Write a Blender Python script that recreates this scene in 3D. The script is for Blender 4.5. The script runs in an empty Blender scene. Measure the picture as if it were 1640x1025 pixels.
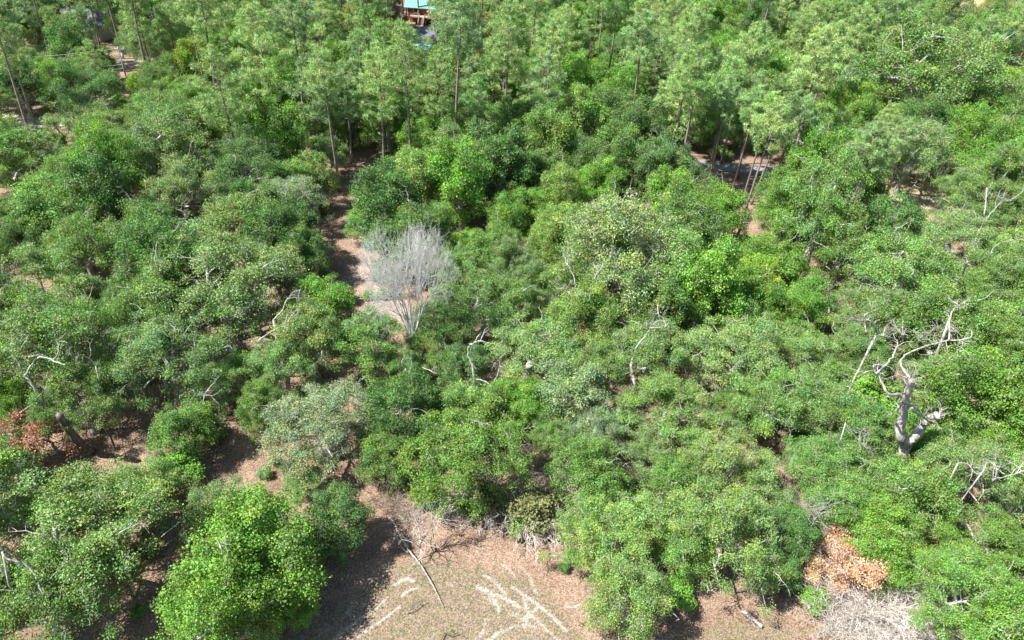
import bpy, math, random
import numpy as np
from math import radians, sin, cos, pi, sqrt, atan2

# ------------------------------------------------------------------ camera, sky, sun
sc = bpy.context.scene
col = sc.collection
CAM_H = 50.0
F_PX, CX, CY = 1100.0, 820.0, 512.5        # focal length and centre, in units of the 1640 px wide frame
PITCH, ROLL = radians(36.0), radians(3.5)
cd = bpy.data.cameras.new('camera')
cam = bpy.data.objects.new('camera', cd); col.objects.link(cam)
cd.sensor_width = 36.0; cd.lens = 36.0 * F_PX / 1640.0
cd.clip_start = 0.5; cd.clip_end = 6000
from mathutils import Matrix, Vector
RM = Matrix.Rotation(pi / 2 - PITCH, 3, 'X') @ Matrix.Rotation(ROLL, 3, 'Z')
cam.matrix_world = Matrix.Translation((0, 0, CAM_H)) @ RM.to_4x4()
sc.camera = cam
RN = np.array(RM)

SUN_EL = radians(55.0)
SH_AZ = radians(14.0)                       # shadows fall to +X, a little away from the camera
sv = Vector((-cos(SH_AZ) * cos(SUN_EL), -sin(SH_AZ) * cos(SUN_EL), sin(SUN_EL)))
w = bpy.data.worlds.new("World"); sc.world = w; w.use_nodes = True
nt = w.node_tree
sky = nt.nodes.new('ShaderNodeTexSky'); sky.sky_type = 'NISHITA'; sky.sun_disc = False
sky.sun_elevation = SUN_EL; sky.sun_rotation = atan2(sv.x, sv.y) % (2 * pi)
nt.links.new(sky.outputs[0], nt.nodes['Background'].inputs[0])
nt.nodes['Background'].inputs[1].default_value = 0.07
sl = bpy.data.lights.new('sun', 'SUN'); sl.energy = 5.0; sl.angle = radians(0.5); sl.color = (1.0, 0.955, 0.88)
so = bpy.data.objects.new('sun', sl); col.objects.link(so)
so.rotation_euler = sv.to_track_quat('Z', 'Y').to_euler()
sc.view_settings.view_transform = 'Standard'; sc.view_settings.look = 'None'
sc.view_settings.exposure = 1.32; sc.view_settings.gamma = 1.0
sc.cycles.max_bounces = 6; sc.cycles.diffuse_bounces = 3; sc.cycles.transmission_bounces = 3
sc.cycles.glossy_bounces = 2

def P(px, py, z=0.0):
    """the place in the world seen at a point of the frame, at height z"""
    d = RN @ np.array([(px - CX) / F_PX, -(py - CY) / F_PX, -1.0])
    t = (z - CAM_H) / d[2]
    return np.array([d[0] * t, d[1] * t, z])
def proj(p):
    c = RN.T @ (np.asarray(p, float) - np.array([0, 0, CAM_H]))
    if c[2] > -0.1: return None
    return CX + F_PX * c[0] / -c[2], CY - F_PX * c[1] / -c[2], -c[2]
def projN(p):
    c = (np.asarray(p, float) - np.array([0, 0, CAM_H])) @ RN
    z = np.maximum(-c[:, 2], 0.1)
    return CX + F_PX * c[:, 0] / z, CY - F_PX * c[:, 1] / z

# ------------------------------------------------------------------ materials
def mat(name):
    m = bpy.data.materials.new(name); m.use_nodes = True
    return m, m.node_tree.nodes, m.node_tree.links, m.node_tree.nodes['Principled BSDF']
def leaf_material(name, trans=0.24, rough=0.6, spec=0.2):
    m, n, l, b = mat(name)
    oi = n.new('ShaderNodeObjectInfo'); at = n.new('ShaderNodeAttribute'); at.attribute_name = 'tint'
    mx = n.new('ShaderNodeMix'); mx.data_type = 'RGBA'; mx.blend_type = 'MULTIPLY'; mx.inputs[0].default_value = 1
    l.new(oi.outputs['Color'], mx.inputs[6]); l.new(at.outputs['Color'], mx.inputs[7])
    l.new(mx.outputs[2], b.inputs['Base Color']); b.inputs['Roughness'].default_value = rough
    b.inputs['Specular IOR Level'].default_value = spec
    t = n.new('ShaderNodeBsdfTranslucent'); hs = n.new('ShaderNodeHueSaturation')
    hs.inputs['Hue'].default_value = 0.493; hs.inputs['Saturation'].default_value = 1.1; hs.inputs['Value'].default_value = 1.35
    l.new(mx.outputs[2], hs.inputs['Color']); l.new(hs.outputs[0], t.inputs[0])
    ms = n.new('ShaderNodeMixShader'); ms.inputs[0].default_value = trans
    l.new(b.outputs[0], ms.inputs[1]); l.new(t.outputs[0], ms.inputs[2])
    l.new(ms.outputs[0], n['Material Output'].inputs[0])
    return m
def noise_material(name, c1, c2, scale=6.0, rough=0.9, stretch=(1, 1, 1), bump=0.0, c3=None, s3=1.0, t3=0.5):
    m, n, l, b = mat(name)
    tc = n.new('ShaderNodeTexCoord'); mp = n.new('ShaderNodeMapping'); mp.inputs['Scale'].default_value = stretch
    nz = n.new('ShaderNodeTexNoise'); nz.inputs['Scale'].default_value = scale; nz.inputs['Detail'].default_value = 5
    nz.inputs['Roughness'].default_value = 0.65
    l.new(tc.outputs['Object'], mp.inputs[0]); l.new(mp.outputs[0], nz.inputs[0])
    cr = n.new('ShaderNodeValToRGB'); cr.color_ramp.elements[0].position = 0.36; cr.color_ramp.elements[1].position = 0.64
    cr.color_ramp.elements[0].color = (*c1, 1); cr.color_ramp.elements[1].color = (*c2, 1)
    l.new(nz.outputs[0], cr.inputs[0]); out = cr.outputs[0]
    if c3:
        n3 = n.new('ShaderNodeTexNoise'); n3.inputs['Scale'].default_value = s3; n3.inputs['Detail'].default_value = 4
        l.new(tc.outputs['Object'], n3.inputs[0])
        r3 = n.new('ShaderNodeValToRGB'); r3.color_ramp.elements[0].position = t3; r3.color_ramp.elements[1].position = t3 + .08
        l.new(n3.outputs[0], r3.inputs[0])
        mx = n.new('ShaderNodeMix'); mx.data_type = 'RGBA'; l.new(r3.outputs[0], mx.inputs[0])
        l.new(out, mx.inputs[6]); mx.inputs[7].default_value = (*c3, 1); out = mx.outputs[2]
    l.new(out, b.inputs['Base Color']); b.inputs['Roughness'].default_value = rough
    if bump:
        bp = n.new('ShaderNodeBump'); bp.inputs['Strength'].default_value = bump; bp.inputs['Distance'].default_value = 0.1
        l.new(nz.outputs[0], bp.inputs['Height']); l.new(bp.outputs[0], b.inputs['Normal'])
    return m
M_LEAF = leaf_material('oak_leaf')
M_NEEDLE = leaf_material('pine_needle', 0.18, 0.5, 0.4)
M_MOSS = leaf_material('hanging_moss', 0.2, 0.9, 0.1)
M_OAKBARK = noise_material('oak_bark', (0.18, 0.165, 0.15), (0.56, 0.55, 0.53), 5, 0.9, (1, 1, 0.5), 0.6)
M_PINEBARK = noise_material('pine_bark', (0.12, 0.085, 0.07), (0.34, 0.28, 0.25), 7, 0.9, (1, 1, 0.35), 0.5)
M_PALE = noise_material('weathered_wood', (0.19, 0.18, 0.17), (0.46, 0.445, 0.42), 4, 0.85, (1, 1, 0.4), 0.4)
M_FAN = noise_material('silver_bark', (.40, .40, .385), (.66, .66, .635), 4, .85)
M_DEADOAK = noise_material('dead_oak_wood', (0.20, 0.185, 0.175), (0.50, 0.47, 0.44), 3.0, 0.85, (1, 1, 0.4), 0.5, (0.27, 0.20, 0.06), 0.9, 0.64)
M_MOSSBARK = noise_material('mossy_bark', (0.05, 0.045, 0.03), (0.16, 0.15, 0.05), 4.0, 0.95, (1, 1, 0.6), 0.6, (0.12, 0.15, 0.03), 1.2)
M_TWIG = noise_material('dry_twig', (0.17, 0.13, 0.10), (0.42, 0.35, 0.29), 5, 0.9)
M_GREYTWIG = noise_material('grey_twig', (0.30, 0.27, 0.24), (0.56, 0.52, 0.47), 5, 0.9)

# ------------------------------------------------------------------ mesh collectors
class MB:
    def __init__(s): s.v = []; s.f = []; s.n = 0
    def add(s, v, f):
        v = np.asarray(v, float).reshape(-1, 3); s.v.append(v)
        for q in f: s.f.append(tuple(i + s.n for i in q))
        s.n += len(v)
    def tube(s, pts, rad, k=5, cap=True):
        pts = np.asarray(pts, float); rad = np.broadcast_to(np.asarray(rad, float), (len(pts),))
        d = np.gradient(pts, axis=0); d /= np.linalg.norm(d, axis=1)[:, None] + 1e-9
        up = np.array([0.31, 0.17, 0.93]) if abs(d[0][2]) < 0.8 else np.array([0.9, 0.3, 0.1])
        a = np.cross(d, up); a /= np.linalg.norm(a, axis=1)[:, None] + 1e-9
        b = np.cross(d, a)
        th = np.arange(k) * 2 * pi / k
        ring = pts[:, None, :] + rad[:, None, None] * (a[:, None, :] * np.cos(th)[None, :, None] + b[:, None, :] * np.sin(th)[None, :, None])
        f = []
        for i in range(len(pts) - 1):
            for j in range(k):
                f.append((i * k + j, i * k + (j + 1) % k, (i + 1) * k + (j + 1) % k, (i + 1) * k + j))
        if cap: f.append(tuple(range(k - 1, -1, -1))); f.append(tuple((len(pts) - 1) * k + j for j in range(k)))
        s.add(ring.reshape(-1, 3), f)
    def box(s, x0, x1, y0, y1, z0, z1):
        s.add([(x0, y0, z0), (x1, y0, z0), (x1, y1, z0), (x0, y1, z0), (x0, y0, z1), (x1, y0, z1), (x1, y1, z1), (x0, y1, z1)],
              [(3, 2, 1, 0), (4, 5, 6, 7), (0, 1, 5, 4), (1, 2, 6, 5), (2, 3, 7, 6), (3, 0, 4, 7)])
    def mesh(s, name, m):
        me = bpy.data.meshes.new(name); me.from_pydata(np.concatenate(s.v).tolist(), [], s.f); me.materials.append(m)
        me.polygons.foreach_set('use_smooth', [len(p.vertices) == 4 for p in me.polygons]) if False else None
        return me
def smooth(me):
    me.polygons.foreach_set('use_smooth', np.ones(len(me.polygons), bool)); return me
def card_mesh(name, V, tint, m, k=4):
    """V: (N,k,3) corner positions of small leaf faces; tint: (N,3) leaf colour variation"""
    N = len(V); me = bpy.data.meshes.new(name)
    me.vertices.add(N * k); me.vertices.foreach_set('co', V.astype(np.float32).ravel())
    me.loops.add(N * k); me.loops.foreach_set('vertex_index', np.arange(N * k, dtype=np.int32))
    me.polygons.add(N); me.polygons.foreach_set('loop_start', np.arange(0, N * k, k, dtype=np.int32))
    me.polygons.foreach_set('loop_total', np.full(N, k, np.int32))
    me.update(calc_edges=True)
    a = me.color_attributes.new('tint', 'FLOAT_COLOR', 'POINT')
    c = np.ones((N * k, 4), np.float32); c[:, :3] = np.repeat(tint, k, axis=0); a.data.foreach_set('color', c.ravel())
    me.materials.append(m); return me
def unit(a): return a / (np.linalg.norm(a, axis=-1, keepdims=True) + 1e-9)
def leaves_at(C, N, L, W, rng):
    """folded diamond leaves at centres C with normals N"""
    n = len(C); t = unit(np.cross(N, rng.normal(size=(n, 3)))); b = np.cross(N, t)
    L = np.broadcast_to(L, (n,))[:, None]; W = np.broadcast_to(W, (n,))[:, None]
    return np.stack([C - t * L * .5, C + b * W * .5 + N * W * .18, C + t * L * .5, C - b * W * .5 + N * W * .18], axis=1)

# ------------------------------------------------------------------ tree skeleton: every foliage clump is reached by a limb
def skeleton(trunk, targets, rng, wig=0.12, steps=5, pathw=0.3, sag=0.0):
    nodes = [np.array(p, float) for p in trunk]; par = [-1] + list(range(len(trunk) - 1))
    plen = [0.0]
    for i in range(1, len(nodes)): plen.append(plen[-1] + np.linalg.norm(nodes[i] - nodes[i - 1]))
    chains = [list(range(len(trunk)))]; ends = []
    top = nodes[-1]; lo = max(1, int(len(trunk) * 0.45))
    for k in np.argsort(np.linalg.norm(targets - top, axis=1)):
        T = targets[k]; A = np.array(nodes[lo:]); pl = np.array(plen[lo:])
        dv = T - A; dist = np.linalg.norm(dv, axis=1)
        cost = dist + pathw * pl + np.where(dv[:, 2] < -0.3, 1.5, 0)
        j = int(np.argmin(cost)) + lo
        a = nodes[j]; D = np.linalg.norm(T - a); n = max(3, int(steps * min(1.6, D / 2.5)))
        # leave along the parent limb's direction, then bend to the clump
        pd = unit(nodes[j] - nodes[par[j]]) if par[j] >= 0 else np.array([0, 0, 1.0])
        c1 = a + pd * D * 0.33; ch = [j]
        off = rng.normal(size=3) * wig * D
        for q in range(1, n + 1):
            u = q / n
            p = (1 - u) ** 2 * a + 2 * u * (1 - u) * (c1 * .6 + (a + T) * .2 + off * .6) + u * u * T
            p = p + (rng.normal(size=3) * wig * 0.35 * D / n if q < n else 0)
            p[2] -= sag * sin(pi * u) * D
            nodes.append(p); par.append(ch[-1]); plen.append(plen[ch[-1]] + np.linalg.norm(p - nodes[ch[-1]])); ch.append(len(nodes) - 1)
        chains.append(ch); ends.append(ch[-1])
    cnt = np.zeros(len(nodes))
    for e in ends: cnt[e] += 1
    for i in range(len(nodes) - 1, 0, -1): cnt[par[i]] += cnt[i]
    return np.array(nodes), chains, np.maximum(cnt, 1)
def skel_mesh(mb, nodes, chains, cnt, r0, k0=0.022, flare=1.5):
    for ci, ch in enumerate(chains):
        r = k0 * np.sqrt(cnt[ch]); r = np.minimum(r, r0)
        if ci: r[0] = min(r[0], r[1] * 1.25); r[-1] *= 0.5
        else: r = np.linspace(r0 * 1.0, max(r[-1], r0 * .7), len(ch)); r[0] *= flare
        mb.tube(nodes[ch], r, 8 if ci == 0 else (6 if r.max() > 0.07 else 4), cap=(ci == 0))

def make_oak(seed, R=6.0, H=10.5, nc=110, leaf=0.17, sprays=34, gap=0.0, low=0.28, twigs=5, clump=1.15, flat=0.62, lean=0.0, dead=7, nl=8, subs=0):
    rng = np.random.default_rng(seed)
    fork = H * rng.uniform(0.22, 0.32)
    tr = [(lean * z * .6 + rng.normal() * .12, rng.normal() * .12, z) for z in np.linspace(-0.3, fork, 5)]; tr[0] = (0, 0, -.3)
    # envelope: a lobed dome
    ph = rng.uniform(0, 2 * pi, 6); am = rng.uniform(0.05, 0.17, 6)
    def env(az): return R * (1 + sum(am[i] * np.cos((i + 2) * az + ph[i]) for i in range(6)))
    zc = H * 0.42; K = subs or int(rng.integers(16, 24)); S = []
    for k in range(K):                                              # one small dome of foliage per main limb
        a = k * 2.4 + rng.normal() * .5; q = R * (.1 if k == 0 else sqrt(rng.uniform(.04, .72))); sr = R * rng.uniform(.12, .32)
        S.append((q * cos(a), q * sin(a), (H - sr * .75) * (1 - .38 * (q / R) ** 1.6) * rng.uniform(.60, 1.04), sr))
    C = []; tries = 0
    while len(C) < nc and tries < 20000:
        tries += 1
        az = rng.uniform(0, 2 * pi); u = rng.uniform(-0.45, 1.0)
        el = math.asin(u); s = rng.uniform(0.42, 1.0) ** 0.45
        q_ = rng.random()
        if q_ < .14:                                                # loose foliage anywhere in the crown
            rx = env(az) * sqrt(rng.uniform(.02, 1)); p = np.array([cos(az) * rx + lean * H * .3, sin(az) * rx, H * rng.uniform(.45, .98) * (1 - .33 * (rx / R) ** 2)])
        elif q_ < .88:
            sx, sy, sz, sr = S[rng.integers(K)]; rr_ = max(.3, sr - clump * .35) * s * rng.uniform(.85, 1.35)
            p = np.array([sx + cos(az) * cos(el) * rr_ + lean * H * .3, sy + sin(az) * cos(el) * rr_, sz + sin(el) * rr_ * .8])
        else:                                                       # lower outer foliage
            rx = (env(az) - clump * .6) * rng.uniform(.6, 1.05); p = np.array([cos(az) * rx, sin(az) * rx, H * rng.uniform(low, .55)])
        if p[2] < H * low * .8: continue
        if gap and sin(p[0] * .9 + ph[1]) * sin(p[1] * .8 + ph[2]) * sin(p[2] + ph[3]) > gap: continue
        if C and np.min(np.linalg.norm(np.array(C) - p, axis=1)) < clump * 0.70: continue
        C.append(p)
    C = np.array(C)
    nodes, chains, cnt = skeleton(tr, C, rng, pathw=.22)
    wood = MB(); skel_mesh(wood, nodes, chains, cnt, 0.042 * H, 0.030)
    rc = clump * np.exp(rng.normal(size=len(C)) * .27).clip(.5, 1.5)
    for i, c in enumerate(C):                                       # fine twigs that reach through the leaves
        out = unit(c - np.array([0, 0, zc * .8]))
        for q in range(twigs):
            d = unit(out + rng.normal(size=3) * .75); L = rc[i] * rng.uniform(.6, 1.2)
            m = c + d * L * .5 + rng.normal(size=3) * .12
            wood.tube([c, m, c + d * L + rng.normal(size=3) * .12], [.026, .017, .006], 3, cap=False)
    for q in range(dead):                                           # bare limbs standing out of the crown
        c = C[rng.integers(len(C))]; out = unit(c - np.array([0, 0, zc])) + np.array([0, 0, .5])
        p = [c]; d = unit(out)
        for s in range(5):
            d = unit(d + rng.normal(size=3) * .3); p.append(p[-1] + d * .5)
            if s > 1:
                e = unit(d + rng.normal(size=3) * .9); wood.tube([p[-1], p[-1] + e * .35, p[-1] + e * .7 + rng.normal(size=3) * .1], [.03, .02, .006], 3, False)
        wood.tube(p, np.linspace(.06, .012, len(p)), 4, False)
    # leaves: sprays on each clump's shell, a few leaves to each spray
    Ls = []; Ns = []; T = []
    for i, c in enumerate(C):
        ns = max(6, int(sprays * (rc[i] / clump) ** 2)); out = unit(c - np.array([0, 0, zc * .6]))
        d = unit(rng.normal(size=(ns, 3)) + out * .45 + np.array([0, 0, .25])); s = rng.uniform(.25, 1, ns) ** .4
        sp = c + d * (s * rc[i])[:, None] * np.array([1, 1, flat]) * np.exp(rng.normal(size=3) * .22)
        m = nl; q = np.repeat(sp, m, axis=0) + rng.normal(size=(ns * m, 3)) * np.array([.25, .25, .17])
        nn = unit(np.repeat(d, m, axis=0) * .45 + rng.normal(size=(ns * m, 3)) * .7 + np.array([0, 0, .45]))
        Ls.append(q); Ns.append(nn)
        tc = np.array([1, 1, 1]) * rng.uniform(.8, 1.22) * np.array([rng.uniform(.86, 1.2), 1, rng.uniform(.8, 1.25)])
        ts = rng.uniform(.62, 1.35, (ns, 1)) * np.array([1, 1, 1]) * (1 + rng.normal(size=(ns, 3)) * .05)
        T.append(np.repeat(tc * ts, m, axis=0) * rng.uniform(.8, 1.2, (ns * m, 1)))
    Q = np.concatenate(Ls); NN = np.concatenate(Ns); TT = np.concatenate(T).clip(.3, 2)
    sz = leaf * rng.uniform(.7, 1.35, len(Q))
    return smooth(wood.mesh('oak_wood', M_OAKBARK)), card_mesh('oak_leaves', leaves_at(Q, NN, sz * 1.25, sz * .8, rng), TT, M_LEAF), C, rc

def make_moss(seed, C, rc, n=70):
    """grey strands that hang below the limbs"""
    rng = np.random.default_rng(seed); V = []; T = []
    low = np.argsort(C[:, 2])[:max(8, len(C) // 2)]
    for q in range(n):
        c = C[rng.choice(low)] + rng.normal(size=3) * np.array([1.2, 1.2, .4]) - np.array([0, 0, .3])
        L = rng.uniform(.5, 1.7)
        for s in range(14):
            o = c + rng.normal(size=3) * np.array([.5, .5, .3]); l = L * rng.uniform(.4, 1); a = rng.uniform(0, pi)
            h = np.array([cos(a), sin(a), 0]) * .025; e = o + np.array([rng.normal() * .08, rng.normal() * .08, -l])
            V.append([o - h, o + h, e + h * .4, e - h * .4]); T.append(np.ones(3) * rng.uniform(.7, 1.2))
    return card_mesh('moss_strands', np.array(V), np.array(T), M_MOSS)

def make_pine(seed, H=20.0, R=3.4, cb=0.5, tufts=10, dens=1.0, bend=0.3):
    rng = np.random.default_rng(seed)
    bx, by = rng.normal(size=2) * bend
    def axis(z): u = z / H; return np.array([bx * u * u + .10 * sin(4 * u + seed), by * u * u + .10 * cos(5 * u + seed), z])
    wood = MB(); zs = np.linspace(-.3, H - .3, 14); r = np.interp(zs, [-.3, .6, H * .5, H], [.30, .22, .15, .03])
    wood.tube([axis(z) for z in zs], r, 8)
    for q in range(14):                                              # dead stubs below the crown
        z = H * rng.uniform(.28, cb); a = rng.uniform(0, 2 * pi); o = axis(z); d = np.array([cos(a), sin(a), .1]); L = rng.uniform(.3, 1.5)
        wood.tube([o, o + d * L * .6, o + d * L + np.array([0, 0, -.1])], [.03, .02, .008], 3, False)
    tuft = []; nb = int(32 * dens)
    for i in range(nb):
        u = (i + rng.uniform(0, .9)) / nb; z = H * (cb + (1 - cb) * u * .97)
        prof = sin(pi * min(1, .16 + u * .84)) ** .65 if u < .5 else (1 - (u - .5) * 1.55) ; prof = max(.16, prof) * rng.uniform(.6, 1.15)
        L = R * prof; a = i * 2.399 + rng.normal() * .35; rise = .12 + .65 * u
        o = axis(z); d = np.array([cos(a), sin(a), 0]); p = [o]
        for s in range(1, 5):
            t = s / 4; p.append(o + d * L * t + np.array([rng.normal() * .08 * L, rng.normal() * .08 * L, L * (rise * t * .8 - .12 * t * t)]))
        wood.tube(p, np.linspace(.055 * (1.1 - u * .6), .015, 5), 4, False)
        for s in range(max(3, int(tufts * L / R * 1.4))):
            t = rng.uniform(.38, 1.0); k = min(3, int(t * 4)); b = p[k] + (p[k + 1] - p[k]) * (t * 4 - k)
            side = np.array([-d[1], d[0], 0]) * rng.normal() * .42 * L * .55
            e = b + side + np.array([0, 0, rng.uniform(-.1, .4)]); tuft.append(e)
            wood.tube([b, (b + e) / 2 + np.array([0, 0, -.05]), e], [.016, .012, .007], 3, False)
    tuft.append(axis(H)); tuft = np.array(tuft)
    n = 40; nt_ = len(tuft); c = np.repeat(tuft, n, axis=0)
    d = unit(rng.normal(size=(len(c), 3)) + np.array([0, 0, .45]))
    c = c + rng.normal(size=c.shape) * .13
    L = rng.uniform(.28, .52, (len(c), 1)); sd = unit(np.cross(d, rng.normal(size=d.shape))) * .027
    V = np.stack([c + d * .03 - sd, c + d * .03 + sd, c + d * L + sd * .5 + np.array([0, 0, -.03]), c + d * L - sd * .5 + np.array([0, 0, -.03])], axis=1)
    T = np.repeat(rng.uniform(.78, 1.25, (nt_, 1)) * (1 + rng.normal(size=(nt_, 3)) * .07), n, axis=0) * rng.uniform(.8, 1.2, (len(c), 1))
    return smooth(wood.mesh('pine_wood', M_PINEBARK)), card_mesh('pine_needles', V, T.clip(.3, 2), M_NEEDLE)

def make_shrub(seed, R=2.2, H=2.6, nc=26, leaf=.15):
    rng = np.random.default_rng(seed)
    C = []
    for i in range(nc):
        az = rng.uniform(0, 2 * pi); s = sqrt(rng.uniform(.02, 1)); C.append([cos(az) * R * .8 * s, sin(az) * R * .8 * s, H * (.32 + .42 * (1 - s * s) + rng.uniform(-.1, .22))])
    C = np.array(C); tr = [(0, 0, -.2), (0.03, 0, .1), (0, .04, .3), (.02, 0, .5)]
    nodes, chains, cnt = skeleton(tr, C, rng, steps=3, pathw=.1)
    wood = MB(); skel_mesh(wood, nodes, chains, cnt, .10, .012)
    Ls = []; Ns = []; T = []
    for c in C:
        rcc = rng.uniform(.5, .85); ns = 26; d = unit(rng.normal(size=(ns, 3)) + np.array([0, 0, .3]))
        sp = c + d * rcc * rng.uniform(.3, 1, (ns, 1)) ** .5 * np.array([1, 1, .8]); m = 7
        Ls.append(np.repeat(sp, m, axis=0) + rng.normal(size=(ns * m, 3)) * .13)
        Ns.append(unit(np.repeat(d, m, axis=0) * .5 + rng.normal(size=(ns * m, 3)) * .5 + np.array([0, 0, .6])))
        T.append(np.repeat(rng.uniform(.8, 1.2) * rng.uniform(.8, 1.2, (ns, 1)) * (1 + rng.normal(size=(ns, 3)) * .06), m, axis=0))
    Q = np.concatenate(Ls); sz = leaf * rng.uniform(.7, 1.3, len(Q))
    return wood.mesh('shrub_wood', M_TWIG), card_mesh('shrub_leaves', leaves_at(Q, np.concatenate(Ns), sz * 1.3, sz * .8, rng), np.concatenate(T).clip(.3, 2), M_LEAF)

def branchy(mb, o, d, L, r, depth, rng, spread=.5, up=.15, kids=3, gravity=0.0, minr=.006, k=4):
    p = [o]; n = 4; dd = d
    for s in range(n):
        dd = unit(dd + rng.normal(size=3) * .13 + np.array([0, 0, up * .25 - gravity * .2])); p.append(p[-1] + dd * L / n)
    mb.tube(p, np.linspace(r, max(minr, r * .62), n + 1), (6 if r > .06 else k if r > .02 else 3), False)
    if depth == 0: return
    for q in range(kids):
        i = rng.integers(2, n + 1) if q else n
        e = unit(dd + rng.normal(size=3) * spread + np.array([0, 0, up]))
        branchy(mb, p[i], e, L * rng.uniform(.58, .85), max(minr, r * rng.uniform(.5, .68)), depth - 1, rng, spread, up, kids, gravity, minr, k)

def make_bare(seed, H=16.0, stems=9, tilt=.34):
    rng = np.random.default_rng(seed); mb = MB()
    mb.tube([(0, 0, -.3), (0, 0, 1.0), (0.05, 0, 2.6)], [.42, .33, .26], 8)
    for s in range(stems):
        a = s * 2 * pi / stems + rng.normal() * .3; t = tilt * rng.uniform(.5, 1.25)
        d = unit(np.array([cos(a) * t, sin(a) * t, 1])); o = np.array([.1 * cos(a), .1 * sin(a), 1.4 + .16 * s])
        p = [o]; L = H * rng.uniform(.30, .42); dd = d
        for q in range(6):
            dd = unit(dd + rng.normal(size=3) * .05 + np.array([cos(a), sin(a), 0]) * .03); p.append(p[-1] + dd * L / 6)
        mb.tube(p, np.linspace(.16, .08, 7), 6, False)
        for q in range(4):
            e = unit(dd + rng.normal(size=3) * .26 + np.array([cos(a), sin(a), 0]) * .12)
            branchy(mb, p[3 + (q % 4)], e, H * .16, .055, 5, rng, .40, .08, 3, minr=.0075)
    return smooth(mb.mesh('bare_wood', M_FAN))

def make_twiggy(seed, R=2.0, H=2.2, n=70, mt=None, r=.018):
    """a leafless shrub: many thin arching stems"""
    rng = np.random.default_rng(seed); mb = MB()
    for s in range(n):
        a = rng.uniform(0, 2 * pi); o = np.array([rng.normal() * R * .3, rng.normal() * R * .3, -.1])
        d = unit(np.array([cos(a) * .6, sin(a) * .6, 1])); p = [o]; L = H * rng.uniform(.6, 1.25)
        for q in range(6):
            d = unit(d + np.array([cos(a) * .16, sin(a) * .16, -.14]) + rng.normal(size=3) * .14); p.append(p[-1] + d * L / 5)
            if q > 1:
                for w_ in range(4):
                    e = unit(d + rng.normal(size=3) * .8); m_ = p[-1] + e * .3
                    mb.tube([p[-1], m_, m_ + unit(e + rng.normal(size=3) * .5) * .32], [.012, .009, .005], 3, False)
        mb.tube(p, np.linspace(r, .006, 7), 3, False)
    return mb.mesh('twiggy_wood', mt or M_GREYTWIG)

# ------------------------------------------------------------------ naming helpers
def link(o): col.objects.link(o); return o
def root(name, loc, rz=0.0, s=1.0, tilt=(0, 0)):
    o = link(bpy.data.objects.new(name, None)); o.location = tuple(float(x) for x in loc); o.rotation_euler = (tilt[0], tilt[1], rz)
    o.scale = (s, s, s) if np.isscalar(s) else s; o.empty_display_size = .3; return o
def part(name, me, parent=None, color=None, label=None):
    o = link(bpy.data.objects.new(name, me)); o.parent = parent
    if color is not None: o.color = (*color, 1)
    if label: o['label'] = label
    return o
def tag(o, label, cat, group=None, kind=None):
    if label: o['label'] = label
    if cat: o['category'] = cat
    if group: o['group'] = group
    if kind: o['kind'] = kind
    return o

# ------------------------------------------------------------------ ground
rngG = np.random.default_rng(5)
def W2(pts): return np.array([P(x, y)[:2] for x, y in pts])
def axis_(segs):
    a = []
    for x0, x1, st in segs: a += list(np.arange(x0, x1, st))
    return np.array(a + [segs[-1][1]])
gx = axis_([(-2600, -400, 200), (-400, -60, 10), (-60, -22, 1.2), (-22, 31, .13), (31, 75, 1.5), (75, 400, 10), (400, 2600, 200)])
gy = axis_([(-400, -20, 20), (-20, 20, 2), (20, 24, .5), (24, 46, .14), (46, 110, .6), (110, 300, 4), (300, 2800, 100)])
XX, YY = np.meshgrid(gx, gy); pts2 = np.stack([XX.ravel(), YY.ravel()], 1)
def seg_dist(p, poly):
    d = np.full(len(p), 1e9)
    for a, b in zip(poly[:-1], poly[1:]):
        ab = b - a; t = np.clip(((p - a) @ ab) / (ab @ ab + 1e-9), 0, 1); d = np.minimum(d, np.linalg.norm(p - a - t[:, None] * ab, axis=1))
    return d
def inpoly(px, py, poly):
    r = np.zeros(len(px), bool); n = len(poly)
    for i in range(n):
        x0, y0 = poly[i]; x1, y1 = poly[(i + 1) % n]
        c = ((y0 > py) != (y1 > py)) & (px < (x1 - x0) * (py - y0) / (y1 - y0 + 1e-9) + x0); r ^= c
    return r
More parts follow.
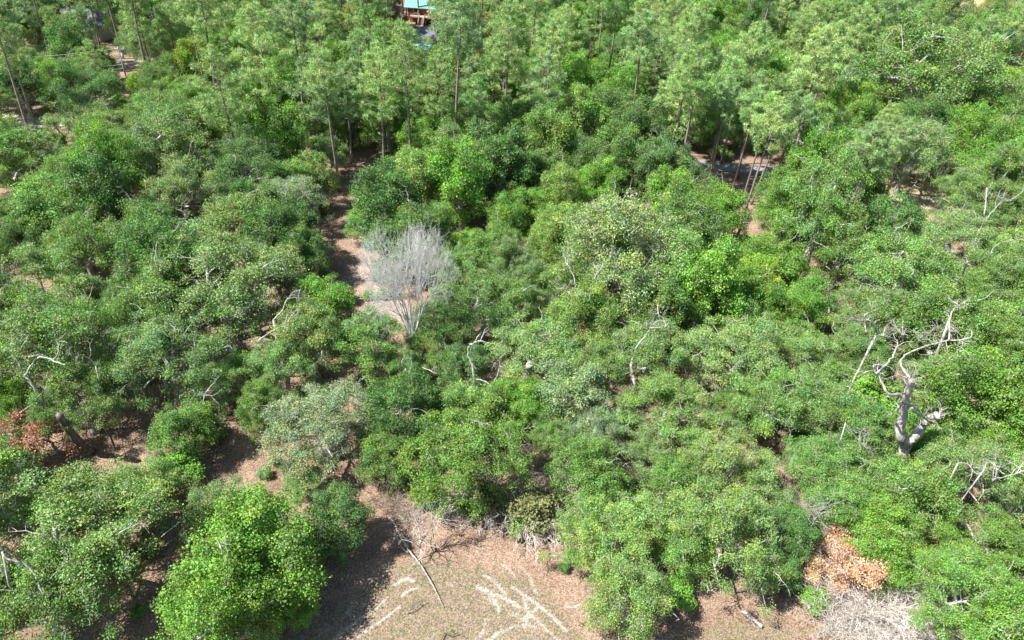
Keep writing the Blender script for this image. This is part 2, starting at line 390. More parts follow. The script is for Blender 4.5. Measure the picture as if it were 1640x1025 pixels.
SAND = [  # polyline in the frame, half width in metres, strength
    ([(775, 919), (786, 925), (797, 933), (803, 943), (808, 947)], .20, .95), ([(764, 938), (775, 942), (790, 949), (805, 955), (818, 961), (832, 970)], .26, 1.1), ([(782, 948), (793, 960), (797, 967), (799, 977)], .20, 1),
    ([(776, 954), (788, 963), (796, 966)], .14, .8), ([(806, 903), (818, 913), (825, 922)], .15, .8), ([(820, 938), (832, 945), (842, 953), (858, 963), (870, 973), (882, 983), (897, 998), (906, 1008)], .22, 1.05),
    ([(836, 908), (848, 920), (854, 935), (860, 950)], .18, .7), ([(840, 957), (843, 970), (848, 985), (840, 1000)], .3, .75), ([(836, 990), (850, 982), (862, 968)], .26, .8), ([(845, 982), (858, 988), (870, 1001), (884, 1013), (896, 1024)], .16, .8),
    ([(818, 981), (830, 981)], .2, .8), ([(806, 1010), (822, 1001), (845, 998), (857, 1002)], .17, .75), ([(804, 1008), (790, 1018), (776, 1028)], .24, .85), ([(750, 1028), (762, 1021), (772, 1012), (776, 998), (780, 990)], .18, .65),
    ([(905, 970), (918, 970), (932, 965)], .15, .75), ([(715, 934), (730, 937)], .15, .55), ([(740, 965), (746, 971)], .12, .7), ([(752, 976), (755, 994)], .16, .45), ([(756, 941), (740, 941)], .1, .45), ([(800, 975), (800, 995)], .12, .5),
    ([(800, 960), (835, 975), (860, 1000), (840, 1022), (800, 1015)], 1.3, .30), ([(610, 985), (570, 1010), (540, 1024)], .9, .26),
    ([(632, 936), (641, 929), (652, 926), (660, 930)], .24, 1.1), ([(644, 953), (652, 946), (660, 943), (668, 941)], .18, 1.1), ([(620, 956), (606, 971), (594, 979), (570, 997), (548, 1014), (532, 1026)], .14, .75), ([(640, 971), (628, 980), (612, 992), (595, 1003), (568, 1024)], .14, .85),
    ([(578, 990), (560, 1003), (540, 1018)], .2, .7), ([(560, 974), (556, 982)], .22, .7), ([(586, 966), (560, 984), (530, 1004), (505, 1024)], .10, .5), ([(600, 990), (580, 1004), (555, 1024)], .10, .5), ([(525, 1002), (500, 1014), (482, 1024)], .12, .5), ([(716, 998), (700, 1012), (685, 1026)], .12, .5), ([(640, 995), (670, 990)], .3, .3)]
sand = np.zeros(len(pts2)); near = (pts2[:, 1] > 23) & (pts2[:, 1] < 47) & (np.abs(pts2[:, 0] - 4) < 28)
for poly, hw, st in SAND:
    d = seg_dist(pts2[near], W2(poly)); st = min(st, .88); sand[near] = np.maximum(sand[near], st * np.clip(1.0 - d / (hw * (1.4 if hw < .5 else 2.0)), 0, 1) * (.98 if hw < .5 else .92))
pp = projN(np.c_[pts2, np.zeros(len(pts2))])
PATH_SAND = W2([(600, 405), (590, 440), (615, 470), (625, 500)])
ds = seg_dist(pts2, PATH_SAND); sand = np.maximum(sand, .50 * np.clip(1.3 - ds / 4.5, 0, 1))
for a, rr, st in (((60, 190), 6, .8), ((100, 195), 5, .8), ((215, 100), 5, .8), ((222, 155), 4, .7), ((1056, 148), 5, .9), ((1620, 100), 10, 1), ((1622, 52), 6, .9), ((1635, 120), 7, 1), ((575, 190), 5, .7), ((672, 186), 5, .8), ((1500, 322), 6, .6), ((1635, 500), 4, .5)):
    q = P(*a)[:2]; d = np.linalg.norm(pts2 - q, axis=1); sand = np.maximum(sand, st * np.clip(1.4 - d / rr, 0, 1))
CLEAR = [(440, 1060), (520, 985), (600, 925), (660, 890), (760, 905), (860, 930), (905, 975), (950, 1060)]
CLEAR2 = [(1040, 1060), (1090, 1010), (1180, 995), (1260, 990), (1310, 1060)]
def soft(poly, wd):
    q = W2(poly + [poly[0]]); i = inpoly(pts2[:, 0], pts2[:, 1], q[:-1]); d = np.full(len(pts2), 99.); m = (pts2[:, 1] < 60) & (pts2[:, 1] > 10) & (np.abs(pts2[:, 0]) < 60)
    d[m] = seg_dist(pts2[m], q); return np.clip(.5 + np.where(i, d, -d) / wd, 0, 1)
grass = np.maximum(soft(CLEAR, 3.0), soft(CLEAR2, 2.0) * .8)
q = P(1560, 18)[:2]; dry = np.clip(1.5 - np.linalg.norm(pts2 - q, axis=1) / 26, 0, 1)
q = P(1520, 310)[:2]; dry = np.maximum(dry, .7 * np.clip(1.4 - np.linalg.norm((pts2 - q) / np.array([1.6, 1]), axis=1) / 16, 0, 1))
q = P(1630, 480)[:2]; dry = np.maximum(dry, .7 * np.clip(1.4 - np.linalg.norm((pts2 - q), axis=1) / 9, 0, 1))
zz = .10 * np.sin(XX * .21 + 1) * np.sin(YY * .17) + .035 * np.sin(XX * 1.3 + YY * .7) * np.cos(YY * 1.1 - XX * .3)
zz = zz * np.clip((400 - np.abs(XX)) / 100, 0, 1) - .12
zz -= (np.clip(sand, 0, 1) * .03).reshape(XX.shape)
nx_, ny_ = len(gx), len(gy)
V = np.stack([XX, YY, zz], 2).reshape(-1, 3)
ii = (np.arange(ny_ - 1)[:, None] * nx_ + np.arange(nx_ - 1)[None, :]).ravel()
Fq = np.stack([ii, ii + 1, ii + nx_ + 1, ii + nx_], 1)
gm = bpy.data.meshes.new('ground'); gm.vertices.add(len(V)); gm.vertices.foreach_set('co', V.astype(np.float32).ravel())
gm.loops.add(len(Fq) * 4); gm.loops.foreach_set('vertex_index', Fq.astype(np.int32).ravel())
gm.polygons.add(len(Fq)); gm.polygons.foreach_set('loop_start', np.arange(0, len(Fq) * 4, 4, dtype=np.int32)); gm.polygons.foreach_set('loop_total', np.full(len(Fq), 4, np.int32))
gm.update(calc_edges=True); smooth(gm)
ca = gm.color_attributes.new('cover', 'FLOAT_COLOR', 'POINT')
ca.data.foreach_set('color', np.stack([sand, grass, dry, np.ones(len(sand))], 1).astype(np.float32).ravel())
def ground_material():
    m, n, l, b = mat('leaf_litter_ground')
    tc = n.new('ShaderNodeTexCoord'); at = n.new('ShaderNodeAttribute'); at.attribute_name = 'cover'
    sp = n.new('ShaderNodeSeparateColor'); l.new(at.outputs['Color'], sp.inputs[0])
    def noise(s, d=4, r=.6, dist=0):
        x = n.new('ShaderNodeTexNoise'); x.inputs['Scale'].default_value = s; x.inputs['Detail'].default_value = d
        x.inputs['Roughness'].default_value = r; x.inputs['Distortion'].default_value = dist; l.new(tc.outputs['Object'], x.inputs[0]); return x.outputs[0]
    def ramp(src, p0, p1, c0=(0, 0, 0), c1=(1, 1, 1), extra=()):
        r = n.new('ShaderNodeValToRGB'); e = r.color_ramp.elements; e[0].position = p0; e[1].position = p1; e[0].color = (*c0, 1); e[1].color = (*c1, 1)
        for p, c in extra: k = e.new(p); k.color = (*c, 1)
        l.new(src, r.inputs[0]); return r.outputs[0]
    def mix(f, a, c, mode='MIX'):
        x = n.new('ShaderNodeMix'); x.data_type = 'RGBA'; x.blend_type = mode
        for s, i in ((f, 0), (a, 6), (c, 7)):
            if isinstance(s, (tuple, float, int)): x.inputs[i].default_value = (*s, 1) if isinstance(s, tuple) else s
            else: l.new(s, x.inputs[i])
        return x.outputs[2]
    def math_(op, a, c, d=None):
        x = n.new('ShaderNodeMath'); x.operation = op
        for s, i in ((a, 0), (c, 1), (d, 2)):
            if s is None: continue
            if isinstance(s, (float, int)): x.inputs[i].default_value = s
            else: l.new(s, x.inputs[i])
        return x.outputs[0]
    fine = noise(9.0, 3, .75); mid = noise(1.6, 5, .65); big = noise(.25, 4, .6)
    vor = n.new('ShaderNodeTexVoronoi'); vor.inputs['Scale'].default_value = 7.5; l.new(tc.outputs['Object'], vor.inputs[0])
    v2 = n.new('ShaderNodeTexVoronoi'); v2.inputs['Scale'].default_value = 11; l.new(tc.outputs['Object'], v2.inputs[0]); vc = n.new('ShaderNodeSeparateColor'); l.new(v2.outputs['Color'], vc.inputs[0])
    litter = ramp(fine, .30, .72, (.105, .074, .054), (.39, .30, .237), [(.5, (.25, .187, .145))])
    litter = mix(ramp(mid, .35, .7), litter, (.31, .24, .19), 'MIX'); 
    litter = mix(.55, litter, ramp(fine, .30, .72, (.105, .075, .055), (.44, .34, .265)))
    cell = ramp(vc.outputs[0], .15, .85, (.55, .52, .50), (1.45, 1.32, 1.22)); litter = mix(.8, litter, cell, 'MULTIPLY')
    litter = mix(ramp(big, .42, .62), litter, mix(1.0, litter, (.78, .74, .74), 'MULTIPLY'))
    soil = ramp(fine, .3, .72, (.095, .080, .062), (.31, .265, .215), [(.5, (.20, .168, .134))])
    soil = mix(math_('MULTIPLY', ramp(mid, .5, .68), .6), soil, (.13, .15, .055))
    soil = mix(.9, soil, ramp(vc.outputs[1], .1, .9, (.50, .56, .46), (1.5, 1.30, 1.18)), 'MULTIPLY')
    flecks = ramp(vor.outputs['Distance'], .10, .24, (1, 1, 1), (0, 0, 0))
    soil = mix(math_('MULTIPLY', flecks, .6), soil, (.44, .33, .25)); litter = mix(math_('MULTIPLY', flecks, .45), litter, (.52, .38, .29))
    g = math_('ADD', sp.outputs[1], math_('MULTIPLY', math_('SUBTRACT', mid, .5), 1.1))
    c = mix(ramp(g, .35, .65), litter, soil)
    dryc = ramp(mid, .35, .7, (.30, .24, .12), (.42, .35, .20))
    g2 = math_('ADD', sp.outputs[2], math_('MULTIPLY', math_('SUBTRACT', mid, .5), .8))
    c = mix(ramp(g2, .4, .6), c, dryc)
    sn = noise(3.6, 6, .8, .4)
    s_ = math_('ADD', math_('ADD', math_('MULTIPLY', sp.outputs[0], .95), math_('MULTIPLY', math_('SUBTRACT', sn, .5), 1.5)), math_('MULTIPLY', math_('SUBTRACT', fine, .5), .9))
    sm = math_('MULTIPLY', ramp(s_, .24, .95), ramp(noise(5.0, 5, .85), .38, .60, (.12, .12, .12), (1, 1, 1)))
    c = mix(sm, c, ramp(fine, .3, .7, (.43, .41, .39), (.68, .66, .64)))
    l.new(c, b.inputs['Base Color']); b.inputs['Roughness'].default_value = .95; b.inputs['Specular IOR Level'].default_value = .15
    bp = n.new('ShaderNodeBump'); bp.inputs['Strength'].default_value = .8; bp.inputs['Distance'].default_value = .12
    l.new(fine, bp.inputs['Height']); l.new(bp.outputs[0], b.inputs['Normal'])
    return m
gm.materials.append(ground_material())
tag(part('ground', gm), 'pinkish brown leaf litter ground with pale sand showing in the clearing', 'ground', kind='structure')

def strip(name, pts, wd, m, z, label, cat):
    W_ = W2(pts); Q = [W_[0]]
    for i in range(len(W_) - 1):
        p0 = W_[max(i - 1, 0)]; p1, p2 = W_[i], W_[i + 1]; p3 = W_[min(i + 2, len(W_) - 1)]
        for t in np.linspace(0, 1, 9)[1:]:
            Q.append(.5 * ((2 * p1) + (-p0 + p2) * t + (2 * p0 - 5 * p1 + 4 * p2 - p3) * t * t + (-p0 + 3 * p1 - 3 * p2 + p3) * t ** 3))
    Q = np.array(Q); d = unit(np.gradient(Q, axis=0)); nrm = np.stack([-d[:, 1], d[:, 0]], 1)
    wv = wd * (1 + .08 * np.sin(np.arange(len(Q)) * 1.7))[:, None]
    v = []; f = []
    for i in range(len(Q)):
        a = Q[i] + nrm[i] * wv[i] / 2; b = Q[i] - nrm[i] * wv[i] / 2; v += [(a[0], a[1], z), (b[0], b[1], z), (a[0], a[1], z - .35), (b[0], b[1], z - .35)]
        if i: k = 4 * (i - 1); f += [(k, k + 1, k + 5, k + 4), (k, k + 4, k + 6, k + 2), (k + 1, k + 3, k + 7, k + 5)]
    mb = MB(); mb.add(v, f); return tag(part(name, mb.mesh(name, m)), label, cat, kind='structure')
M_ROAD = noise_material('road_surface', (.18, .18, .19), (.28, .28, .29), 3, .9, (1, 1, 1), .2)
M_SANDROAD = noise_material('sand_road_surface', (.45, .38, .30), (.70, .63, .54), 1.2, .95, (1, 1, 1), .2)
strip('road', [(1100, 262), (1190, 270), (1300, 283), (1380, 305), (1450, 348), (1530, 428), (1605, 503), (1700, 590)], 4.2, M_ROAD, .06, 'grey road curving through the woods on the right', 'road')
strip('sand_road', [(-140, 184), (0, 190), (80, 195), (220, 196), (350, 198), (580, 192), (690, 188), (860, 200), (1000, 235), (1110, 262)], 4.5, M_SANDROAD, .04, 'pale sand road crossing the woods behind the trees', 'road')
# ------------------------------------------------------------------ prototypes
def oakp(**k): R = k.get('R', 6.0); H = k.get('H', 10.5); w_, c_, C, rc = make_oak(**k); return dict(kind='oak', R=R, H=H, wood=w_, crown=c_, C=C, rc=rc)
OK_ = dict(clump=.70, sprays=18, leaf=.13, nl=11)
OAKS = [oakp(seed=1, R=6.2, H=11.2, nc=205, **OK_), oakp(seed=2, R=6.5, H=11.8, nc=185, gap=.30, dead=6, twigs=6, **OK_), oakp(seed=3, R=4.6, H=10.2, nc=150, **OK_),
        oakp(seed=4, R=5.2, H=13, nc=175, low=.3, **OK_), oakp(seed=5, R=5.4, H=7.8, nc=165, low=.16, lean=.1, **OK_), oakp(seed=6, R=6.0, H=11.4, nc=170, gap=.18, dead=9, twigs=8, clump=.70, sprays=16, leaf=.13, nl=10),
        oakp(seed=7, R=5.6, H=10.6, nc=160, gap=.34, twigs=6, **OK_)]
BROADS = [oakp(seed=11, R=4.8, H=9.8, nc=210, leaf=.14, sprays=20, dead=2, twigs=3, clump=.72, low=.12, flat=.75, nl=10),
          oakp(seed=12, R=3.9, H=9.2, nc=150, leaf=.14, sprays=20, dead=2, twigs=3, clump=.70, low=.10, flat=.8, nl=10),
          oakp(seed=13, R=3.2, H=10.6, nc=130, leaf=.14, sprays=20, dead=2, twigs=3, clump=.68, low=.14, flat=.8, nl=10)]
for p in BROADS: p['kind'] = 'broad'
SPARSE = [oakp(seed=14, R=3.0, H=6.0, nc=30, leaf=.16, sprays=14, dead=5, twigs=9, clump=.75, gap=.3), oakp(seed=15, R=2.6, H=5.2, nc=24, leaf=.15, sprays=12, dead=5, twigs=10, clump=.7, gap=.3)]
MOSSES = [make_moss(50 + i, p['C'], p['rc']) for i, p in enumerate(OAKS)]
PINES = []
for i, (H, R, cb, dn) in enumerate([(20, 4.4, .44, 1.05), (22, 4.0, .56, .95), (18, 4.0, .42, 1.05), (20, 3.2, .62, .8), (16, 3.6, .38, 1.0), (22, 3.2, .68, .75)]):
    w_, c_ = make_pine(70 + i, H, R, cb, 11, dn); PINES.append(dict(kind='pine', R=R, H=H, wood=w_, crown=c_, cb=cb))
SHRUBS = []
for i, (R, H, nc) in enumerate([(2.2, 2.6, 30), (1.7, 2.2, 20), (2.8, 3.2, 44)]):
    w_, c_ = make_shrub(90 + i, R, H, nc); SHRUBS.append(dict(kind='shrub', R=R, H=H, wood=w_, crown=c_))
TINT = {'grey-green': (.210, .320, .105), 'yellow-green': (.225, .350, .090), 'dark green': (.125, .230, .065), 'mid-green': (.175, .300, .075),
        'bright green': (.175, .330, .058), 'silvery green': (.235, .325, .150), 'pale olive': (.255, .350, .130), 'fresh lime green': (.27, .42, .06), 'golden green': (.27, .25, .045), 'orange-brown': (.60, .25, .09)}
PINE_TINT = {'yellow-green': (.32, .44, .15), 'grey-green': (.26, .38, .16), 'mid-green': (.24, .38, .12), 'golden green': (.38, .34, .11)}
rng = random.Random(77)
REG = []            # every plant: dict(root, name words, px, py, tint, world xy, radius)
NAMES = {'oak': ('oak_tree', 'live oak', 'tree', 'live oaks of the wood'), 'broad': ('broadleaf_tree', 'leafy broadleaf tree', 'tree', 'leafy broadleaf trees in the wood'),
         'pine': ('pine_tree', 'tall pine', 'tree', 'pines rising over the wood'), 'shrub': ('shrub', 'shrub', 'shrub', 'green shrubs under and between the trees')}
def plant(pr, x, y, s, tint, moss=None, tilt=(0, 0), vary=.14, label=None, sz=None):
    nm, words, cat, grp = NAMES[pr['kind']]
    r = root(nm, (x, y, -.08), rng.uniform(0, 2 * pi), (s, s, s * (sz or rng.uniform(.93, 1.07))), tilt)
    part('trunk', pr['wood'], r); c = PINE_TINT.get(tint, TINT[tint]) if pr['kind'] == 'pine' else TINT[tint]; k = 1 + rng.uniform(-vary, vary)
    part('crown' if cat == 'tree' else 'foliage', pr['crown'], r, tuple(min(.95, q * f_ * k * (1 + rng.uniform(-.04, .04))) for q, f_ in zip(c, (.92, .98, .94))))
    if moss is not None: part('spanish_moss', moss, r, (.24, .25, .215))
    tag(r, label, cat, grp)
    zc = pr['H'] * s * (.58 if pr['kind'] != 'pine' else .75); q = proj((x, y, zc))
    REG.append(dict(r=r, words=words, px=q[0], py=q[1], d=q[2], tint=tint, x=x, y=y, R=pr['R'] * s, kind=pr['kind'], H=pr['H'] * s, label=label))
    return r
def at_crown(px, py, wpx, pr):
    z = 6.0
    for _ in range(4):
        p = P(px, py, z); d = proj(p)[2]; s = (wpx / F_PX * d) / (2 * pr['R']) * .97; z = pr['H'] * s * .6
    return p[0], p[1], s
TN = {'G': 'grey-green', 'Y': 'yellow-green', 'D': 'dark green', 'M': 'mid-green', 'B': 'bright green', 'S': 'silvery green', 'O': 'pale olive', 'L': 'fresh lime green', 'A': 'golden green'}
# crown centre x, y, crown width (frame units), prototype, tint, moss
CROWNS = [
 (1372, 548, 75, 'o2', 'G'), (1395, 590, 60, 'b1', 'M'), (1560, 700, 90, 'b0', 'M'),
 (1345, 800, 100, 'b0', 'M'), (1268, 858, 80, 'b1', 'D'), (1310, 745, 90, 'o2', 'M'), (1505, 722, 80, 'b1', 'M'), (1425, 708, 70, 'b1', 'M'), (1385, 565, 90, 'o2', 'M'), (885, 690, 80, 'o6', 'M'), (1040, 730, 90, 'o2', 'G'),
 (105, 838, 280, 'o0', 'Y'), (60, 965, 230, 'o6', 'M'), (225, 775, 120, 'o2', 'Y'), (405, 885, 225, 'b0', 'B'), (350, 985, 190, 'b0', 'B'), (468, 975, 70, 'b1', 'B'),
 (350, 808, 120, 'o4', 'G'), (545, 835, 100, 'b1', 'D'), (490, 770, 70, 'o2', 'G'), (520, 668, 185, 'o0', 'S'), (128, 636, 145, 'o1', 'M', 1), (150, 92, 70, 'b0', 'M'), (108, 82, 60, 'b2', 'D'), (85, 560, 190, 'o5', 'M'),
 (292, 690, 95, 'b1', 'M'), (418, 650, 78, 'b0', 'M'), (265, 560, 190, 'o0', 'G'), (345, 440, 230, 'o0', 'G'), (345, 605, 100, 'o6', 'Y', 1), (60, 460, 170, 'o1', 'G'),
 (130, 395, 130, 'o6', 'M'), (245, 375, 125, 'b0', 'D'), (385, 345, 150, 'o6', 'Y'), (290, 305, 130, 'o1', 'O'), (445, 370, 120, 'b0', 'D'), (440, 430, 90, 'o2', 'G'),
 (500, 545, 120, 'o2', 'Y'), (520, 485, 90, 'b1', 'B'), (590, 545, 120, 'o2', 'M'), (455, 580, 110, 'o6', 'G'), (640, 655, 130, 'b0', 'D'), (620, 740, 80, 'b1', 'M'),
 (755, 720, 190, 'o0', 'B'), (700, 545, 90, 'o2', 'M'), (775, 480, 150, 'o0', 'M'), (745, 590, 90, 'o2', 'D'), (850, 545, 150, 'o6', 'G'), (825, 640, 110, 'b0', 'B'),
 (1000, 410, 230, 'o1', 'O'), (935, 455, 130, 'o5', 'Y'), (1080, 450, 130, 'o5', 'G'), (925, 620, 100, 'b2', 'S'), (1040, 570, 150, 'o5', 'M'), (1070, 650, 170, 'o1', 'M'),
 (960, 690, 110, 'o6', 'S'), (1180, 560, 170, 'o0', 'G'), (1190, 470, 120, 'b0', 'B'), (1290, 560, 130, 'o0', 'M'), (1230, 640, 140, 'o6', 'M'), (1170, 740, 170, 'o1', 'Y'),
 (1090, 770, 110, 'b0', 'M'), (1000, 840, 160, 'o0', 'Y'), (945, 855, 120, 'o6', 'Y'), (1150, 850, 190, 'o1', 'Y', 1), (1010, 950, 140, 'o2', 'Y'), (1095, 880, 90, 'b1', 'M'),
 (1240, 800, 110, 'o6', 'G'), (1245, 900, 70, 'b1', 'D'), (1330, 640, 150, 'o0', 'M'), (1350, 740, 140, 'o6', 'M'), (1505, 610, 120, 'o5', 'G'), (1580, 640, 170, 'b0', 'B'),
 (1460, 790, 130, 'b0', 'M'), (1420, 850, 130, 'b0', 'B'), (1560, 760, 150, 'o1', 'G'), (1590, 870, 150, 'o0', 'B'), (1530, 950, 170, 'o0', 'B'), (1620, 990, 120, 'b1', 'B'),
 (1440, 430, 180, 'o0', 'M'), (1400, 500, 140, 'o5', 'M'), (1530, 380, 110, 'o5', 'G'), (1600, 440, 110, 'o2', 'M'), (1460, 250, 120, 'o5', 'G'), (1600, 330, 130, 'o1', 'M'),
 (1240, 420, 110, 'b0', 'B'), (1210, 460, 80, 'b1', 'L'), (1145, 345, 100, 'b0', 'B'), (1090, 310, 100, 'b0', 'M'), (1300, 480, 90, 'b1', 'B'), (960, 300, 80, 'b0', 'B'),
 (1000, 190, 110, 'b0', 'D'), (1040, 200, 70, 'b2', 'D'), (905, 355, 100, 'b0', 'M'), (795, 400, 90, 'b0', 'M'), (655, 265, 60, 'b2', 'Y'), (615, 320, 75, 'b1', 'B'), (590, 350, 60, 'b1', 'M'),
 (740, 290, 90, 'b2', 'B'), (700, 240, 80, 'b0', 'B'), (800, 260, 90, 'b2', 'D'), (870, 270, 90, 'b0', 'D'), (840, 320, 70, 'b1', 'B'), (500, 290, 70, 'b1', 'Y'), (525, 250, 60, 'o2', 'G', 1),
 (200, 250, 120, 'o0', 'G'), (90, 290, 110, 'o6', 'Y'), (330, 180, 90, 'o0', 'G'), (380, 240, 80, 'o0', 'D'), (450, 235, 70, 'b0', 'D'), (520, 200, 80, 'b0', 'Y'), (330, 260, 70, 'o6', 'M'),
 (100, 125, 80, 'b0', 'B'), (315, 95, 60, 'b2', 'L'), (278, 145, 65, 'b0', 'Y'), (217, 135, 28, 'b1', 'L'), (225, 60, 80, 'o0', 'G'), (160, 235, 80, 'o2', 'M'), (40, 235, 90, 'o6', 'G'),
 (1500, 85, 230, 'o0', 'M'), (1590, 145, 75, 'b0', 'L'), (1425, 160, 38, 'b2', 'L'), (1605, 25, 80, 'o5', 'A'), (1500, 170, 100, 'o0', 'G'), (1380, 30, 110, 'o6', 'M'), (1260, 50, 90, 'o0', 'S'),
 (1025, 55, 90, 'o0', 'S'), (1130, 40, 90, 'b0', 'B'), (1330, 110, 90, 'o5', 'Y'), (1200, 110, 90, 'o0', 'G'), (970, 120, 60, 'b1', 'B'), (1180, 30, 70, 'b0', 'M'), (1290, 200, 90, 'b0', 'M'),
 (1400, 225, 90, 'o0', 'G'), (1600, 230, 110, 'o5', 'A'), (905, 130, 60, 'b0', 'Y'), (925, 180, 80, 'b0', 'B'), (865, 195, 60, 'b0', 'Y'), (1110, 190, 80, 'b0', 'B'), (1260, 305, 100, 'b0', 'M'),
 (1290, 330, 80, 'b0', 'D'), (1250, 500, 80, 'b1', 'B'), (1600, 560, 120, 'b0', 'M'), (1560, 480, 80, 'b0', 'M'), (695, 365, 75, 'b1', 'M'), (725, 430, 80, 'o2', 'M'), (640, 345, 60, 'b1', 'Y'), (900, 700, 70, 'o2', 'M'), (860, 480, 90, 'o6', 'M'), (1390, 690, 90, 'b1', 'M'), (1610, 700, 110, 'b0', 'B'),
 (15, 640, 80, 'b0', 'B'), (20, 340, 90, 'o2', 'M'), (180, 470, 90, 'b0', 'D'), (200, 500, 80, 'o2', 'M'), (30, 720, 60, 'b1', 'D'), (890, 450, 80, 'b0', 'B'), (650, 590, 70, 'o2', 'M'), (1180, 655, 80, 'o2', 'M'), (700, 660, 50, 'b1', 'M'),
]
# pines: foot x, y, top x, y, prototype, tint
PINE_AT = [(617, 287, 606, 70, 0, 'Y'), (704, 252, 702, 82, 0, 'Y'), (750, 226, 748, 90, 2, 'G'), (841, 226, 845, 120, 2, 'Y'), (1176, 392, 1226, 165, 5, 'Y'), (1330, 402, 1390, 210, 5, 'Y'), (1345, 405, 1410, 195, 5, 'G'),
 (1172, 312, 1196, 130, 5, 'G'), (1190, 322, 1218, 140, 5, 'Y'), (1204, 326, 1236, 140, 5, 'G'), (1226, 318, 1250, 150, 5, 'G'), (1250, 268, 1276, 100, 5, 'Y'), (150, 100, 138, 5, 2, 'G'), (112, 112, 98, 20, 3, 'Y'), (1385, 300, 1415, 170, 5, 'Y'), (1000, 192, 1003, 70, 0, 'Y'), (865, 130, 867, 20, 2, 'G'), (925, 135, 925, 40, 2, 'Y'),
 (162, 168, 145, 65, 0, 'Y'), (45, 100, 20, -40, 0, 'G'), (70, 105, 52, -20, 1, 'G'), (140, 72, 122, -30, 0, 'Y'), (297, 78, 285, -20, 0, 'G'), (375, 175, 352, 60, 0, 'Y'), (385, 165, 378, 60, 2, 'Y'),
 (457, 88, 450, -5, 2, 'A'), (478, 82, 472, 0, 3, 'Y'), (517, 90, 510, -10, 2, 'G'), (540, 40, 536, -60, 0, 'Y'), (622, 62, 618, -30, 3, 'A'), (572, 120, 565, 5, 2, 'A'), (650, 165, 650, 112, 4, 'Y'), (440, 175, 430, 80, 2, 'Y'),
 (600, 180, 596, 80, 4, 'Y'), (1290, 205, 1300, 110, 2, 'Y'), (1400, 270, 1435, 180, 4, 'Y'), (1415, 330, 1455, 200, 3, 'G'), (1385, 330, 1410, 210, 4, 'Y'), (790, 150, 792, 40, 2, 'Y'), (770, 130, 770, 20, 4, 'A'), (730, 80, 730, -10, 2, 'G'),
 (1100, 160, 1106, 60, 2, 'Y'), (1140, 180, 1150, 70, 0, 'G'), (1060, 120, 1066, 40, 2, 'Y'), (1300, 285, 1325, 170, 4, 'Y'), (1060, 235, 1072, 120, 2, 'Y'), (1000, 95, 1004, 10, 4, 'Y'), (950, 245, 955, 150, 4, 'G')]
def take(code): return {'o': OAKS, 'b': BROADS}[code[0]][int(code[1])]
for it in CROWNS:
    pr = take(it[3]); x, y, s = at_crown(it[0], it[1], it[2], pr)
    m = MOSSES[int(it[3][1])] if (len(it) > 5 or (it[3][0] == 'o' and rng.random() < .35)) else None
    plant(pr, x, y, s, TN[it[4]], m, tilt=(rng.gauss(0, .04), rng.gauss(0, .04)), sz=rng.uniform(.92, 1.25))
for bx, by, tx, ty, k, t in PINE_AT:
    b = P(bx, by); pr = PINES[k]; d = proj(b)[2]
    # height from where the top shows above the foot
    lo, hi = 5, 40
    for _ in range(30):
        mid = (lo + hi) / 2
        if proj((b[0], b[1], mid))[1] > ty: lo = mid
        else: hi = mid
    H = min(lo, 27); s = H / pr['H']; tx0 = proj((b[0], b[1], H))[0]
    tilt = max(-.1, min(.1, (tx - tx0) / F_PX * d / H)); plant(pr, b[0], b[1], s, TN[t], None, (0, tilt), sz=1.0)
# openings where the ground shows (frame polygons) that crowns must leave clear
OPEN = [[(1168, 320), (1205, 240), (1235, 245), (1205, 335), (1190, 400), (1168, 400)], [(470, 1040), (560, 900), (620, 850), (700, 835), (780, 840), (850, 860), (880, 890), (930, 960), (990, 1040)], [(1050, 1040), (1085, 985), (1200, 970), (1290, 935), (1370, 1000), (1370, 1040)],
        [(562, 262), (598, 270), (572, 340), (590, 400), (640, 440), (640, 500), (590, 500), (560, 450), (510, 470), (478, 530), (515, 440), (515, 360), (500, 335), (540, 305)],
        [(190, 690), (225, 640), (270, 650), (300, 740), (360, 700), (440, 705), (540, 720), (540, 790), (440, 800), (350, 765), (300, 745), (230, 725)],
        [(190, 800), (270, 805), (320, 850), (310, 910), (315, 960), (260, 1030), (105, 1030), (140, 960), (200, 920), (220, 860)],
        [(645, -10), (702, -10), (698, 60), (690, 86), (645, 86), (636, 60)], [(112, 30), (172, 30), (172, 56), (118, 60)], [(1520, 0), (1580, 0), (1560, 40), (1530, 40)],
        [(600, 740), (650, 720), (700, 790), (690, 830), (600, 840), (560, 860), (560, 810)]]
HOLES = [(430, 530, 10), (520, 600, 10), (455, 622, 10), (400, 560, 8), (1020, 328, 20), (1195, 395, 16), (1308, 436, 16), (1560, 440, 14), (1605, 500, 18), (790, 372, 14), (60, 195, 22), (200, 105, 13), (207, 135, 12), (1190, 270, 14), (1465, 325, 20), (1530, 425, 14), (340, 370, 16), (640, 580, 16), (690, 560, 14), (610, 470, 14), (600, 590, 10),
         (1430, 165, 18), (1630, 105, 20), (1056, 150, 10), (1450, 655, 30), (1495, 675, 12), (1420, 605, 12), (1480, 690, 20), (8, 410, 14), (930, 300, 10), (870, 560, 8), (1300, 830, 18), (1340, 900, 45), (1410, 970, 50), (885, 745, 16), (1005, 790, 14), (40, 690, 40), (115, 700, 12)]
OPENN = [np.array(o, float) for o in OPEN]
def blocked(px, py, rp):
    a = np.linspace(0, 2 * pi, 9)[:-1]; X = np.r_[px, px + rp * .75 * np.cos(a)]; Y = np.r_[py, py + rp * .6 * np.sin(a)]
    for o in OPENN:
        if inpoly(X, Y, o).any(): return True
    return any((px - hx) ** 2 + (py - hy) ** 2 < (hr + rp * .7) ** 2 for hx, hy, hr in HOLES)
